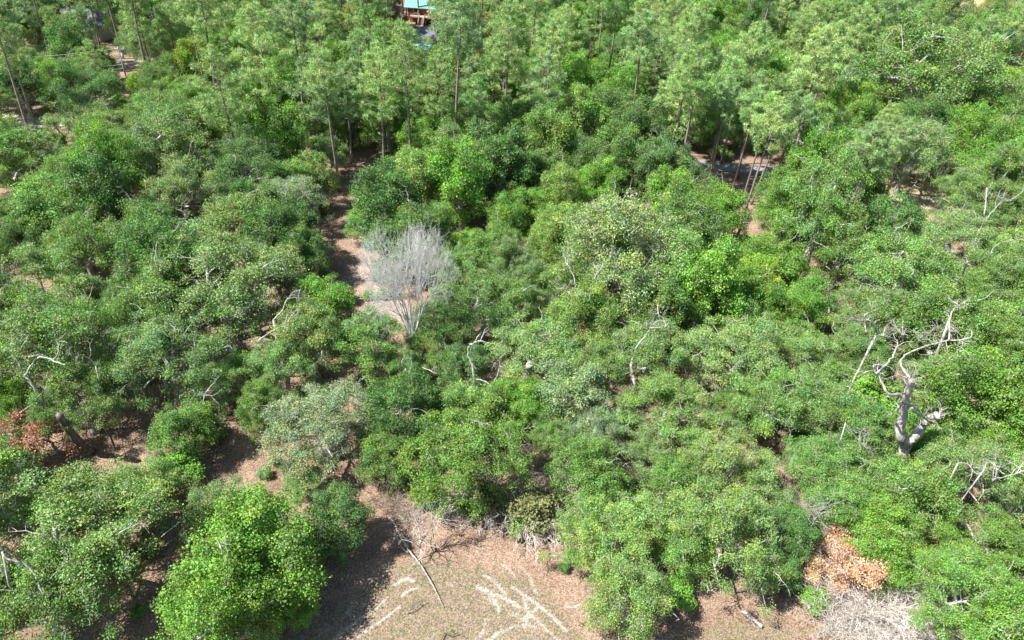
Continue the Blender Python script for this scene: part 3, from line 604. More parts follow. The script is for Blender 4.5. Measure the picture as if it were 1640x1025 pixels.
def free(x, y, R, k, kinds=None):
    for t in REG:
        if kinds and t['kind'] not in kinds: continue
        rr = (t['R'] + R) * k
        if (t['x'] - x) ** 2 + (t['y'] - y) ** 2 < rr * rr: return False
    return True
def region_kind(px, py, y):
    if py < 300 and 330 < px < 1340: return 'pine' if rng.random() < .34 else ('oak' if rng.random() < .35 else 'broad')
    if py < 300: return 'pine' if rng.random() < .16 else ('oak' if rng.random() < .7 else 'broad')
    return 'oak' if rng.random() < .55 else 'broad'
def fill(n, want, rlo, rhi, k):
    c = 0
    for _ in range(n):
        y = 24 + (290 - 24) * rng.random() ** .8; x = rng.uniform(-1, 1) * (28 + y * .78)
        q = proj((x, y, 1))
        if q is None or not (-35 < q[0] < 1675 and 8 < q[1] < 1120): continue
        kd = want or region_kind(q[0], q[1], y)
        R = rng.uniform(rlo, rhi) * (.78 if kd == 'pine' else .85 if kd == 'broad' else .5 if kd == 'shrub' else 1)
        H = 18 if kd == 'pine' else 2.5 if kd == 'shrub' else 9
        q = proj((x, y, H * .6)); rp = R / q[2] * F_PX
        if blocked(q[0], q[1], rp): continue
        qt = proj((x, y, H * .98)); qm = proj((x, y, H * .8))
        if blocked(qt[0], qt[1], rp * .5) or blocked(qm[0], qm[1], rp * .8): continue
        if not free(x, y, R, k): continue
        pr = rng.choice({'oak': OAKS, 'broad': BROADS, 'pine': PINES + PINES[4:], 'shrub': SHRUBS}[kd])
        s = R / pr['R'] if kd != 'pine' else rng.uniform(.85, 1.32)
        if kd in ('oak', 'broad'): s = max(.6, min(s, 1.15))
        zs = rng.uniform(.95, 1.5) if kd != 'pine' else 1
        t = rng.choices(['grey-green', 'mid-green', 'yellow-green', 'dark green', 'silvery green', 'bright green'], [3, 4, 2, 2, 1, 1] if kd == 'oak' else [0, 3, 2, 2, 0, 4] if kd == 'broad' else [3, 3, 5, 0, 0, 0] if kd == 'pine' else [1, 3, 2, 2, 0, 4])[0]
        m = MOSSES[OAKS.index(pr)] if kd == 'oak' and rng.random() < .35 else None
        plant(pr, x, y, s, t, m, tilt=(rng.gauss(0, .03), rng.gauss(0, .03)), sz=zs); c += 1
    return c
print('fill', fill(9000, None, 4.6, 6.6, .66), fill(6000, None, 3.4, 4.6, .63))
# shrubs near the ground between the crowns
def fill_shrubs(n, cap):
    c = 0
    for _ in range(n):
        if c >= cap: break
        y = 26 + 200 * rng.random() ** 1.3; x = rng.uniform(-1, 1) * (28 + y * .76); q = proj((x, y, 1))
        if not (-20 < q[0] < 1660 and -10 < q[1] < 1045) or blocked(q[0], q[1], 2.0 / q[2] * F_PX): continue
        if not free(x, y, 1.6, .80, ('shrub',)): continue
        near = min((sqrt((t['x'] - x) ** 2 + (t['y'] - y) ** 2) / t['R'] for t in REG if t['kind'] in ('oak', 'broad')), default=9)
        if near < .75: continue
        plant(rng.choice(SHRUBS), x, y, rng.uniform(.65, 1.2), rng.choices(['bright green', 'mid-green', 'dark green', 'yellow-green'], [4, 3, 2, 2])[0]); c += 1
    return c
cnts = {}
for t in REG: cnts[t['kind']] = cnts.get(t['kind'], 0) + 1
print(cnts)
print('shrubs', fill_shrubs(6000, 190))
for px, py, s, t in [(1452, 708, .8, 'mid-green'), (1475, 705, .8, 'bright green'), (1500, 690, .9, 'mid-green'), (1475, 655, 1.1, 'mid-green'), (1425, 660, 1.2, 'bright green'), (1415, 630, 1.2, 'mid-green'), (1480, 620, 1.3, 'dark green'), (1435, 685, .9, 'mid-green'), (1465, 680, .8, 'dark green'), (500, 345, .7, 'bright green'), (520, 335, .5, 'yellow-green'), (755, 815, .9, 'mid-green'), (835, 835, .8, 'pale olive'), (1305, 960, .7, 'bright green'), (1250, 925, 1.0, 'dark green'), (690, 800, .7, 'mid-green'), (1215, 935, .6, 'mid-green'),
                     (612, 470, .5, 'bright green'), (590, 470, .45, 'bright green'), (440, 735, .35, 'mid-green'), (425, 755, .4, 'mid-green'), (455, 745, .3, 'dark green'), (220, 975, .35, 'mid-green'), (240, 880, .4, 'dark green'), (915, 890, .45, 'mid-green'), (905, 905, .3, 'mid-green')]:
    p = P(px, py, .6); plant(SHRUBS[1], p[0], p[1], s, t)
# ------------------------------------------------------------------ dead and bare wood
M_DARKBARK = noise_material('dark_bark', (.075, .062, .052), (.20, .175, .155), 5, .9, (1, 1, .4), .6)
def curve(path, z0, z1, wig=.06, seed=0):
    r_ = np.random.default_rng(seed + int(path[0][0])); n = len(path)
    q = [P(x, y, z0 + (z1 - z0) * i / (n - 1)) for i, (x, y) in enumerate(path)]; out = [q[0]]
    for i in range(n - 1):
        p0 = q[max(i - 1, 0)]; p1, p2 = q[i], q[i + 1]; p3 = q[min(i + 2, n - 1)]
        for t in (.25, .5, .75, 1):
            v = .5 * ((2 * p1) + (-p0 + p2) * t + (2 * p0 - 5 * p1 + 4 * p2 - p3) * t * t + (-p0 + 3 * p1 - 3 * p2 + p3) * t ** 3)
            out.append(v + (r_.normal(size=3) * wig if t < 1 else 0))
    return np.array(out)
def dead_tree(label, limbs, m=None, twigs=3, trunk=True, name='dead_tree', cat='dead tree', r_trunk=None, twl=.8):
    """limbs: (frame path, height at start, height at end, radius at start, radius at end)"""
    m = m or M_PALE; f = P(*limbs[0][0][0], limbs[0][1]); o = root(name, (f[0], f[1], -.1)); rr = np.random.default_rng(int(f[0] * 10) % 1000 + 3)
    base = np.array([f[0], f[1], -.1]); tag(o, label, cat, 'dead and leafless trees and snags' if cat == 'dead tree' else None)
    if trunk:
        mb = MB(); rt = r_trunk or limbs[0][3] * 1.15; h = f[2] + .1
        kk = 1.0 if m in (M_DEADOAK, M_MOSSBARK) or name == 'leaning_trunk' else .62; mb.tube([(0, 0, 0), (.05, 0, h * .12), (rr.normal() * .3, rr.normal() * .3, h * .35), (rr.normal() * .3, rr.normal() * .3, h * .7), (0, 0, h)], np.array([rt * 1.5, rt * 1.15, rt, rt, limbs[0][3]]) * kk, 8); part('trunk', smooth(mb.mesh('trunk', m if m is M_DEADOAK or cat == 'tree trunk' or m is M_GREYTWIG else M_OAKBARK)), o)
    for path, z0, z1, r0, r1 in limbs:
        k_ = (1.0 if r0 > .28 else .68) if m is M_DEADOAK else 1.0 if m in (M_DEADOAK, M_MOSSBARK) or name == 'leaning_trunk' else .5
        c = curve(path, z0, z1, min(.06, r0 * .25)) - base; mb = MB(); mb.tube(c, np.linspace(r0, r1, len(c)) * k_ * rr.uniform(.9, 1.1, len(c)), 8 if r0 > .1 else 5)
        for q in range(twigs):
            i = rr.integers(len(c) // 2, len(c)); d = unit(unit(c[-1] - c[0]) * .6 + rr.normal(size=3) * .7 + np.array([0, 0, .2]))
            branchy(mb, c[i], d, twl * rr.uniform(.5, 1.2), min(r1 * .9, .045), 2, rr, .6, .1, 2)
        part('limb', smooth(mb.mesh('limb', m)), o)
    q = proj((f[0], f[1], f[2])); return o
# the leafless white tree
bt = make_bare(5, 17.0); p = P(662, 580); lo, hi = 8, 30
zmax = max(v.co.z for v in bt.vertices)
for _ in range(30):
    mid = (lo + hi) / 2; lo, hi = (mid, hi) if proj((p[0], p[1], mid))[1] > 338 else (lo, mid)
s = lo / zmax; WT = root('leafless_tree', (p[0], p[1], 0), 1.0, (s * .52, s * .52, s))
part('branches', bt, WT); tag(WT, 'tall leafless tree with fine whitish branches beside the sandy track', 'tree', 'dead and leafless trees and snags')
dead_tree('massive pale dead oak forking in a Y with orange lichen and long white dead limbs', [
    ([(1452, 712), (1442, 698), (1444, 672), (1449, 652), (1450, 640)], 4.4, 10.2, .46, .34), ([(1454, 709), (1466, 699), (1478, 684), (1486, 673), (1498, 666), (1505, 667)], 4.7, 8.4, .44, .22), ([(1450, 641), (1457, 626), (1458, 606)], 10.2, 13.4, .30, .16),
    ([(1449, 640), (1438, 631), (1425, 632), (1413, 614), (1403, 598), (1399, 585)], 10.2, 14.0, .26, .09), ([(1460, 652), (1468, 661), (1478, 667), (1487, 673)], 9.8, 7.4, .19, .16), ([(1448, 630), (1453, 616), (1463, 611)], 11.4, 13.2, .1, .04), ([(1434, 656), (1448, 652)], 9.2, 9.4, .06, .12),
    ([(1458, 606), (1446, 590), (1443, 576), (1460, 563), (1490, 552), (1515, 546), (1535, 545), (1555, 540)], 13.4, 14.6, .15, .06), ([(1519, 546), (1521, 530), (1521, 512), (1528, 496), (1538, 488)], 14.3, 17, .13, .05), ([(1540, 546), (1542, 555), (1532, 563)], 14.4, 13.6, .07, .03),
    ([(1507, 548), (1496, 538), (1478, 532)], 14, 15, .07, .02), ([(1500, 549), (1486, 544), (1472, 545)], 14, 14.6, .06, .02), ([(1512, 547), (1506, 534), (1500, 524)], 14, 15.4, .06, .02), ([(1524, 530), (1532, 528)], 15.4, 15.4, .06, .03),
    ([(1403, 598), (1420, 583), (1430, 569), (1436, 556), (1437, 545), (1425, 540), (1411, 537)], 13.4, 15.6, .13, .04), ([(1446, 549), (1445, 540), (1441, 528)], 13, 14.6, .12, .05)], M_DEADOAK, 8)
dead_tree('pair of short white bare limbs poking above the crowns left of the dead oak', [
    ([(1405, 532), (1399, 521), (1394, 506)], 11, 13.2, .18, .10), ([(1387, 532), (1384, 516), (1372, 513), (1360, 512)], 11, 13, .13, .04), ([(1383, 515), (1385, 503)], 12.2, 13.4, .12, .10)], None, 3)
dead_tree('twisted bare grey limbs lying over the oak crowns near the left edge', [
    ([(40, 602), (47, 590), (60, 574), (76, 573), (90, 580), (104, 583)], 7, 10.6, .22, .07), ([(86, 578), (94, 562), (90, 545), (88, 535)], 9.5, 11.8, .13, .06), ([(95, 547), (102, 547), (108, 549)], 11, 11.4, .07, .03),
    ([(34, 589), (27, 576), (18, 564), (6, 560)], 8.6, 11, .13, .05), ([(19, 563), (20, 550), (18, 535)], 10.4, 11.6, .08, .03), ([(33, 560), (40, 548), (47, 536)], 10, 11.5, .10, .05)], None, 1)
dead_tree('small hooked white limb right of the twisted limbs near the left edge', [([(153, 586), (145, 576), (135, 570), (126, 569), (122, 578)], 8, 10, .09, .05), ([(144, 574), (146, 560)], 9.6, 10.8, .06, .03)], None, 1)
dead_tree('white forked bare limb rising above the crowns in the middle of the wood', [
    ([(1012, 600), (1014, 572), (1022, 553), (1036, 536), (1043, 522), (1048, 506), (1050, 494)], 5.5, 14.4, .26, .05), ([(1042, 524), (1056, 525), (1066, 523), (1071, 516)], 12.4, 13.2, .09, .05), ([(1046, 510), (1041, 500)], 13, 13.8, .06, .04), ([(1014, 560), (1002, 564), (996, 562)], 8.4, 9.4, .1, .05)], None, 2)
dead_tree('tall pale bare oak trunk hooked at the top beside a second grey stem', [
    ([(757, 618), (758, 596), (753, 574), (750, 556), (760, 548), (772, 546)], 4.4, 10.8, .27, .09), ([(762, 606), (778, 611), (790, 622), (797, 636), (800, 656), (806, 664)], 5.2, 4.6, .13, .05), ([(790, 618), (798, 598), (802, 576), (808, 566)], 3.6, 9.2, .16, .08),
    ([(772, 546), (786, 550), (800, 550)], 10.8, 10.8, .06, .03)], M_OAKBARK, 2)
dead_tree('dead grey twiggy branch end hanging over the left side of the sandy track', [
    ([(438, 512), (452, 498), (458, 482), (470, 468), (482, 464)], 7.6, 10.6, .16, .04), ([(459, 480), (472, 476), (486, 478)], 9.4, 9.6, .07, .02), ([(412, 548), (430, 534), (448, 524), (462, 514), (466, 506)], 7, 9, .15, .08)], None, 6)
dead_tree('thick dark leaning trunk between the two big crowns at the left edge', [([(131, 716), (118, 699), (104, 680), (94, 664)], .8, 6.6, .42, .27)], M_DARKBARK, 0, name='leaning_trunk', cat='tree trunk', r_trunk=.42)
dead_tree('pale forked bare limb showing between the lower leaves of the left track oak', [([(318, 668), (322, 655), (330, 628), (344, 612), (351, 602)], 4, 8.5, .10, .04), ([(330, 632), (339, 634)], 6.5, 6.5, .05, .03)], None, 3)
dead_tree('mossy green leaning trunk over the shaded ground at lower left', [([(212, 878), (230, 858), (248, 838), (262, 822), (270, 808)], .6, 5.0, .24, .18), ([(212, 878), (222, 886), (228, 898)], .6, .3, .16, .08)], M_MOSSBARK, 0, name='leaning_trunk', cat='tree trunk')
dead_tree('curved pale bare limb in the crowns at the lower left edge', [([(4, 884), (14, 896), (32, 900), (46, 908), (58, 926), (66, 946), (76, 958)], 9.0, 6.5, .12, .10), ([(2, 905), (8, 922)], 8, 7, .08, .05)], None, 2)
dead_tree('small white dead sapling standing before dark leaves at lower right', [([(1296, 856), (1302, 842), (1306, 830)], .6, 3.4, .11, .06), ([(1306, 832), (1314, 818), (1322, 812)], 3.2, 5, .05, .02), ([(1306, 832), (1300, 818), (1292, 808)], 3.2, 5, .05, .02), ([(1306, 830), (1306, 815)], 3.3, 5, .05, .02)], None, 9, twl=1.1)
dead_tree('long white diagonal dead limb in the crowns by the right edge', [([(1568, 368), (1580, 350), (1592, 336), (1604, 324), (1622, 318), (1642, 304)], 8, 12.5, .15, .07), ([(1576, 344), (1579, 322), (1580, 300)], 9, 12, .2, .1), ([(1594, 335), (1595, 322), (1598, 314)], 10, 11.5, .07, .04)], None, 4)
dead_tree('thin straight white dead branch crossing at the right edge', [([(1590, 398), (1604, 388), (1622, 384), (1645, 374)], 7, 9.5, .09, .04)], None, 3)
dead_tree('pair of bleached upright trunks forking in a V by the grassy gap at right', [([(1449, 338), (1447, 322), (1446, 308)], 1, 6, .22, .15), ([(1450, 338), (1456, 318), (1464, 296)], 1, 8, .22, .12)], M_PALE, 2)
dead_tree('stout pale grey limb lying aslant above the crowns left of the road', [([(1424, 438), (1436, 418), (1447, 402)], 7.5, 10.5, .24, .17)], M_PALE, 2)
dead_tree('stout grey trunk leaning right just below the grey road', [([(1536, 450), (1543, 434), (1550, 418)], 4, 8, .32, .24), ([(1544, 434), (1524, 438), (1508, 441)], 6, 6.6, .12, .05)], M_OAKBARK, 1)
dead_tree('curved bleached limb standing out above the right-hand crowns', [([(1520, 514), (1524, 500), (1532, 490), (1541, 487)], 9, 11.5, .2, .1)], M_PALE, 2)
dead_tree('upright pale split snag among the bright crowns right of centre', [([(1329, 492), (1328, 472), (1330, 456)], 5, 9.4, .16, .08)], M_PALE, 2)
dead_tree('slim white bare stem with a forked tip over the upper middle wood', [([(959, 286), (961, 270), (966, 256), (961, 245)], 6, 11, .13, .04), ([(963, 262), (957, 246)], 9.5, 11, .05, .03)], None, 1)
dead_tree('small pale curled limb over the dark gap in the upper middle wood', [([(1003, 311), (1012, 316), (1020, 313), (1017, 306)], 4, 5, .09, .06)], None, 1)
dead_tree('pale grey oak limbs branching up through the big olive crown', [([(953, 520), (949, 482), (947, 456), (955, 440)], 3, 10, .26, .12), ([(948, 456), (958, 432), (960, 408)], 9, 12.4, .10, .05), ([(946, 484), (934, 474), (920, 466), (894, 462)], 6.2, 8.4, .10, .04), ([(921, 465), (920, 446), (906, 420)], 8.2, 10.6, .13, .06), ([(956, 438), (970, 420), (984, 404)], 10, 12.5, .08, .03)], M_OAKBARK, 4)
dead_tree('thick grey forked oak trunk under the right half of the big olive crown', [([(986, 514), (994, 492), (1004, 472), (1004, 456), (998, 442)], 2.4, 9, .30, .12), ([(1004, 466), (1014, 452), (1020, 444)], 7.6, 9.4, .16, .10), ([(1018, 446), (1036, 424), (1050, 404)], 9.2, 12, .08, .03)], M_OAKBARK, 4)
dead_tree('bleached arching dead branches over the crowns at the right edge', [([(1576, 752), (1580, 742), (1590, 741), (1596, 750), (1594, 764)], 9, 9.5, .08, .05), ([(1590, 768), (1608, 764), (1628, 758), (1642, 752)], 9, 10, .09, .05), ([(1574, 772), (1574, 758)], 8.5, 10, .07, .04)], None, 5)
dead_tree('thin white limb arching low over the crowns below the dead oak', [([(1534, 742), (1548, 742), (1556, 750), (1558, 756)], 8, 7.6, .09, .05), ([(1558, 748), (1572, 750), (1590, 748)], 8, 8.2, .06, .03)], None, 3)
dead_tree('drooping fan of bare grey twigs beside the dark gap left of the dead oak', [([(1354, 678), (1364, 692), (1376, 706), (1390, 716), (1400, 728)], 8, 5, .08, .03), ([(1360, 688), (1374, 690), (1388, 696)], 7.4, 6.4, .05, .03)], None, 8)
dead_tree('grey trunks of the mossy oak group at the foot of the leafless tree', [([(668, 615), (664, 596), (656, 578)], 1.2, 4.5, .30, .2), ([(656, 624), (654, 606), (650, 590)], .8, 4.5, .3, .2), ([(676, 588), (690, 594), (700, 598)], 3.6, 4.4, .1, .05)], M_OAKBARK, 2)
dead_tree('slender bare sapling with white twiggy crown at the edge of the clearing', [([(670, 893), (674, 884), (673, 872), (675, 862)], .05, 1.9, .085, .07), ([(675, 862), (672, 850), (671, 838)], 1.9, 3.4, .06, .03), ([(675, 862), (684, 850), (692, 838), (698, 828)], 1.9, 3.8, .06, .03)], M_GREYTWIG, 16, twl=1.3)
dead_tree('broken pale snag leaning at the edge of the clearing', [([(651, 876), (647, 868), (640, 856), (634, 842)], .2, 1.3, .24, .17), ([(651, 876), (653, 884), (642, 877), (634, 877)], .3, .6, .06, .03)], M_PALE, 3, trunk=False, r_trunk=.3)
def fallen(name, label, cat, path, z, r0, r1, m, tw=0):
    c = curve(path, z, r1 + .05, .01); b = c[0].copy(); b[2] = 0; o = root(name, b); mb = MB(); mb.tube(c - b, np.linspace(r0, r1, len(c)), 10); rr = np.random.default_rng(3)
    part('trunk', smooth(mb.mesh('log', m)), o)
    if tw:
        mb = MB()
        for q in range(tw): i = rr.integers(2, len(c)); branchy(mb, (c - b)[i], unit(rr.normal(size=3) + np.array([0, 0, .9])), .5, .02, 2, rr, .6, .1, 2)
        part('branches', mb.mesh('log_twigs', m), o)
    tag(o, label, cat); return o
fallen('fallen_pole', 'long thin white fallen trunk pointing into the sandy clearing', 'fallen trunk', [(653, 880), (664, 892), (680, 915), (697, 945), (710, 973)], .35, .075, .02, M_PALE, 0)
fallen('log', 'short straight grey log lying on bare ground at the lower right', 'log', [(1189, 978), (1200, 987), (1211, 996), (1221, 1004)], .16, .17, .14, M_PALE)
fallen('fallen_branch', 'thin pale stick lying on the ground left of the grey log', 'branch', [(1103, 990), (1109, 983), (1117, 974)], .06, .06, .04, M_TWIG)
fallen('fallen_branch', 'dark bent branch on the ground at the bottom of the clearing', 'branch', [(705, 1026), (712, 1014), (722, 1018), (733, 1014)], .15, .05, .02, M_MOSSBARK, 4)
fallen('fallen_branch', 'dry brown brush lying on the ground in the middle of the clearing', 'branch', [(650, 982), (662, 978), (676, 966)], .12, .04, .02, M_TWIG, 9)
fallen('fallen_branch', 'little dark twig on the ground left of the pointed bush', 'branch', [(926, 1002), (933, 1000), (942, 999)], .08, .03, .01, M_MOSSBARK, 3)
# small weeds and fallen leaves over the open ground: nobody could count them
rl = np.random.default_rng(9)
def scatter(n, ok):
    q = np.stack([rl.uniform(-22, 30, n), rl.uniform(24, 66, n)], 1); X, Y = projN(np.c_[q, np.zeros(n)]); m_ = np.zeros(n, bool)
    for o in OPENN[2:6]: m_ |= inpoly(X, Y, o)
    m_ &= (X > -20) & (X < 1660) & (Y < 1060); q = q[m_]; f = np.sin(q[:, 0] * .9 + 1) * np.sin(q[:, 1] * .8) + .5 * np.sin(q[:, 0] * 2.3) * np.cos(q[:, 1] * 2.9 + q[:, 0]); return q[f > ok]
def gz(q): return .10 * np.sin(q[:, 0] * .21 + 1) * np.sin(q[:, 1] * .17) + .035 * np.sin(q[:, 0] * 1.3 + q[:, 1] * .7) * np.cos(q[:, 1] * 1.1 - q[:, 0] * .3) - .12
q = scatter(9000, .28); k = 7; c = np.repeat(np.c_[q, gz(q) + .05], k, axis=0) + rl.normal(size=(len(q) * k, 3)) * np.array([.07, .07, .02])
tn = np.repeat(np.array([.17, .22, .055]) * rl.uniform(.7, 1.4, (len(q), 1)) * (1 + rl.normal(size=(len(q), 3)) * .15), k, axis=0)
tag(part('low_weeds', card_mesh('weeds', leaves_at(c, unit(rl.normal(size=c.shape) * .5 + np.array([0, 0, 1])), .09, .05, rl), tn.clip(.02, 1), M_LEAF), None, (1, 1, 1)), 'sparse low green weeds scattered over the bare clearing', 'weeds', kind='stuff')
q = scatter(150000, -9); c = np.c_[q, gz(q) + .03]; tn = np.array([.33, .245, .17]) * rl.uniform(.35, 1.7, (len(q), 1)) * (1 + rl.normal(size=(len(q), 3)) * .12)
tag(part('fallen_leaves', card_mesh('fallen', leaves_at(c, unit(rl.normal(size=c.shape) * .35 + np.array([0, 0, 1])), .075, .05, rl), tn.clip(.02, .9), M_MOSS), None, (1, 1, 1)), 'dry brown and tan fallen leaves strewn over the open ground', 'fallen leaves', kind='stuff')
# leafless shrubs
TW = [make_twiggy(30, 2.0, 2.4, 90), make_twiggy(31, 1.7, 2.0, 80)]; TB = [make_twiggy(32, 2.0, 2.2, 90, M_TWIG), make_twiggy(33, 1.6, 1.8, 70, M_TWIG)]
def twiggy(px, py, s, k, brown, label, leaf=None):
    p = P(px, py, 1.0); o = root('leafless_shrub', (p[0], p[1], 0), px * .7, s); part('branches', (TB if brown else TW)[k], o)
    if leaf: part('foliage', SHRUBS[k]['crown'], o, leaf)
    tag(o, label, 'shrub', 'leafless and dry shrubs'); return o
GS = 'grey leafless twiggy shrub'
for a in [(1385, 960, 1.5, 0, 0, GS + ' nearest the orange-leaved tree at lower right'), (1440, 955, 1.4, 1, 0, GS + ' between the orange tree and the bright crowns at lower right'), (1400, 1010, 1.5, 1, 0, GS + ' touching the bottom edge at lower right'),
          (1355, 1000, 1.0, 0, 0, GS + ' leftmost of the lower right clump, on pink litter'), (1480, 925, 1.0, 0, 0, GS + ' rightmost of the lower right clump'), (1450, 1010, 1.1, 0, 0, GS + ' at the bottom edge beside the bright green crown'),
          (880, 735, 1.5, 0, 1, 'brown bare bush left of the dark gap above the clearing'), (905, 765, 1.3, 1, 1, 'brown bare bush lower down above the pointed bright bush'), (862, 765, 1.2, 1, 1, 'brown bare bush beside the large bright crown above the clearing'),
          (1005, 790, 1.3, 0, 1, 'tangle of brown dead brush behind the pointed bright trees'), (1045, 775, 1.4, 1, 1, 'brown dead brush right of the tangle behind the pointed bright trees'), (975, 800, 1.1, 1, 1, 'brown dead brush left of the tangle behind the pointed bright trees'),
          (740, 800, .8, 0, 0, 'small grey bare bush under the large bright crown at the clearing edge'), (640, 800, .9, 1, 1, 'dry yellowish brush in the shade left of the clearing sapling')]: twiggy(*a)
for px, py, s, l in [(850, 825, 1.2, 'pale olive half-bare bush with drooping sprays at the clearing edge'), (780, 805, 1.0, 'olive half-bare bush under the large bright crown at the clearing'), (940, 735, 1.3, 'grey-green half-bare bush above the pointed bright trees')]: twiggy(px, py, s, 0, 0, l, (.20, .22, .09))
# dying trees with orange leaves
OR = (.66, .42, .25)
for px, py, wpx, k, cl, l in [(1372, 905, 90, 0, OR, 'dying tree with bright orange leaves at lower right'), (1350, 862, 60, 1, OR, 'small orange-leaved dying tree above the bright orange one at lower right'), (1292, 900, 60, 1, (.66, .46, .22), 'thin orange and green dying tree left of the bright orange one'), (1340, 915, 60, 1, OR, 'orange-leaved sapling on the left side of the bright orange dying tree'),
                              (20, 705, 110, 0, (.36, .185, .10), 'rusty brown dying bush at the left edge below the leaning trunk'), (75, 690, 80, 1, (.36, .19, .10), 'rusty brown dying bush against the thick leaning trunk'), (35, 640, 40, 1, (.48, .26, .14), 'tall spray of rusty orange leaves at the left edge')]:
    pr = SPARSE[k]; x, y, s = at_crown(px, py, wpx, pr); o = root('dying_tree', (x, y, -.1), px, s); part('trunk', pr['wood'], o); part('crown', pr['crown'], o, cl); tag(o, l, 'tree', 'dying trees with orange leaves')
# ------------------------------------------------------------------ utility poles, wires, buildings
M_POLE = noise_material('pole_wood', (.20, .19, .18), (.34, .33, .31), 3); M_METAL = noise_material('grey_metal', (.42, .44, .46), (.52, .54, .56), 2, .5)
M_TEAL = noise_material('teal_metal_roof', (.11, .30, .27), (.17, .38, .35), 1.2, .45); M_GREYROOF = noise_material('grey_shingle_roof', (.10, .11, .15), (.16, .175, .22), 3, .85)
M_RED = noise_material('red_brown_boards', (.20, .055, .035), (.30, .09, .055), 2, .8, (1, 1, 4)); M_WHITE = noise_material('white_paint', (.72, .72, .70), (.80, .80, .78), 2, .6); M_DECK = noise_material('deck_wood', (.24, .19, .15), (.36, .30, .25), 3, .85)
M_DARK = noise_material('dark_glass_and_shade', (.02, .025, .03), (.04, .045, .05), 2, .25); M_GWALL = noise_material('grey_wall', (.38, .39, .40), (.48, .49, .50), 2, .8); M_REDC = noise_material('red_canvas', (.55, .10, .06), (.62, .13, .08), 2, .7)  # M_DARK: dark window glass, also the painted shade of the open garage
def pole(px, py, H, label, rz, trafo=True):
    p = P(px, py); o = root('utility_pole', (p[0], p[1], 0), rz); mb = MB(); mb.tube([(0, 0, -.2), (0, 0, H * .5), (0, 0, H)], [.17, .15, .11], 10); part('pole', smooth(mb.mesh('pole', M_POLE)), o)
    mb = MB(); mb.box(-1.2, 1.2, -.2, -.08, H - .5, H - .38); c = part('crossarm', mb.mesh('crossarm', M_METAL), o)
    for x in (-1.05, 0, 1.05):
        mb = MB(); mb.tube([(x, -.14, H - .4), (x, -.14, H - .2), (x, -.14, H - .1)], [.04, .07, .04], 8); part('insulator', mb.mesh('insulator', M_WHITE), c)
    if trafo:
        mb = MB(); mb.tube([(.42, 0, H - 2.3), (.42, 0, H - 2.25), (.42, 0, H - 1.3), (.42, 0, H - 1.2)], [.24, .28, .28, .15], 12); part('transformer', smooth(mb.mesh('transformer', M_METAL)), o)
    tag(o, label, 'utility pole', 'utility poles at upper left'); return p
H1 = 9.6; pA = pole(210, 152, H1, 'wooden utility pole with grey transformer by the pale sand at upper left', .2); pB = P(-120, 168); pC = pole(22, 80, 8.5, 'small utility pole with crossarm at the upper left edge', .4, False)
for z, zb, l in ((H1 - .3, 9, 'top'), (H1 - 3.4, 6.6, 'middle'), (H1 - 4.2, 5.4, 'lowest')):
    a = np.array([pA[0], pA[1], z]); b = np.array([pB[0], pB[1], zb]); mb = MB()
    mb.tube([(b - a) * t - np.array([0, 0, 1.0 * 4 * t * (1 - t)]) for t in np.linspace(0, 1, 17)], .035, 5); o = part('power_line', mb.mesh('wire', M_METAL)); o.location = a
    tag(o, l + ' of the three wires running left from the utility pole', 'power line', 'power lines at upper left')
def gable(o, w_, d_, hw, hr, mroof, mwall, ov=.5):
    """walls and a roof whose slopes face -Y and +Y"""
    mb = MB(); mb.add([(-w_ / 2, -d_ / 2, 0), (w_ / 2, -d_ / 2, 0), (w_ / 2, d_ / 2, 0), (-w_ / 2, d_ / 2, 0), (-w_ / 2, -d_ / 2, hw), (w_ / 2, -d_ / 2, hw), (w_ / 2, d_ / 2, hw), (-w_ / 2, d_ / 2, hw), (-w_ / 2, 0, hw + hr), (w_ / 2, 0, hw + hr)],
        [(0, 1, 5, 4), (1, 2, 6, 9, 5), (2, 3, 7, 6), (3, 0, 4, 8, 7)]); part('wall', mb.mesh('wall', mwall), o)
    k = hr / (d_ / 2); e = d_ / 2 + ov; W_ = w_ / 2 + ov; z0 = hw - k * ov + .04; mb = MB()
    for sy in (-1, 1):
        mb.add([(-W_, sy * e, z0), (W_, sy * e, z0), (W_, 0, hw + hr + .04), (-W_, 0, hw + hr + .04), (-W_, sy * e, z0 + .16), (W_, sy * e, z0 + .16), (W_, 0, hw + hr + .2), (-W_, 0, hw + hr + .2)],
               [(0, 1, 5, 4), (3, 2, 1, 0), (4, 5, 6, 7), (0, 4, 7, 3), (1, 2, 6, 5)])
    rf = part('roof', mb.mesh('roof', mroof), o); mb = MB()
    for i in range(int(w_ / .6)): x = -w_ / 2 + i * .6; 
    mb.box(-W_, W_, -.12, .12, hw + hr + .2, hw + hr + .26); part('ridge_cap', mb.mesh('ridge', mroof), rf); return rf
def window(o, x, y, z, w_, h_, m=None):
    mb = MB(); 
    for a in ((x - w_ / 2 - .1, x + w_ / 2 + .1, z - .1, z), (x - w_ / 2 - .1, x + w_ / 2 + .1, z + h_, z + h_ + .1), (x - w_ / 2 - .1, x - w_ / 2, z, z + h_), (x + w_ / 2, x + w_ / 2 + .1, z, z + h_)): mb.box(a[0], a[1], y - .08, y - .005, a[2], a[3])
    f = part('window', mb.mesh('window_frame', M_WHITE), o); mb = MB(); mb.box(x - w_ / 2, x + w_ / 2, y - .04, y - .008, z, z + h_); part('pane', mb.mesh('pane', M_DARK), f)
p = P(690, 42); hs = root('house', (p[0] + 2, p[1] + 9, 0), -.06); gable(hs, 18, 11, 4.5, 3.4, M_TEAL, M_RED, .9)
tag(hs, 'raised red-brown house with teal metal roof at the top of the photo', 'house')
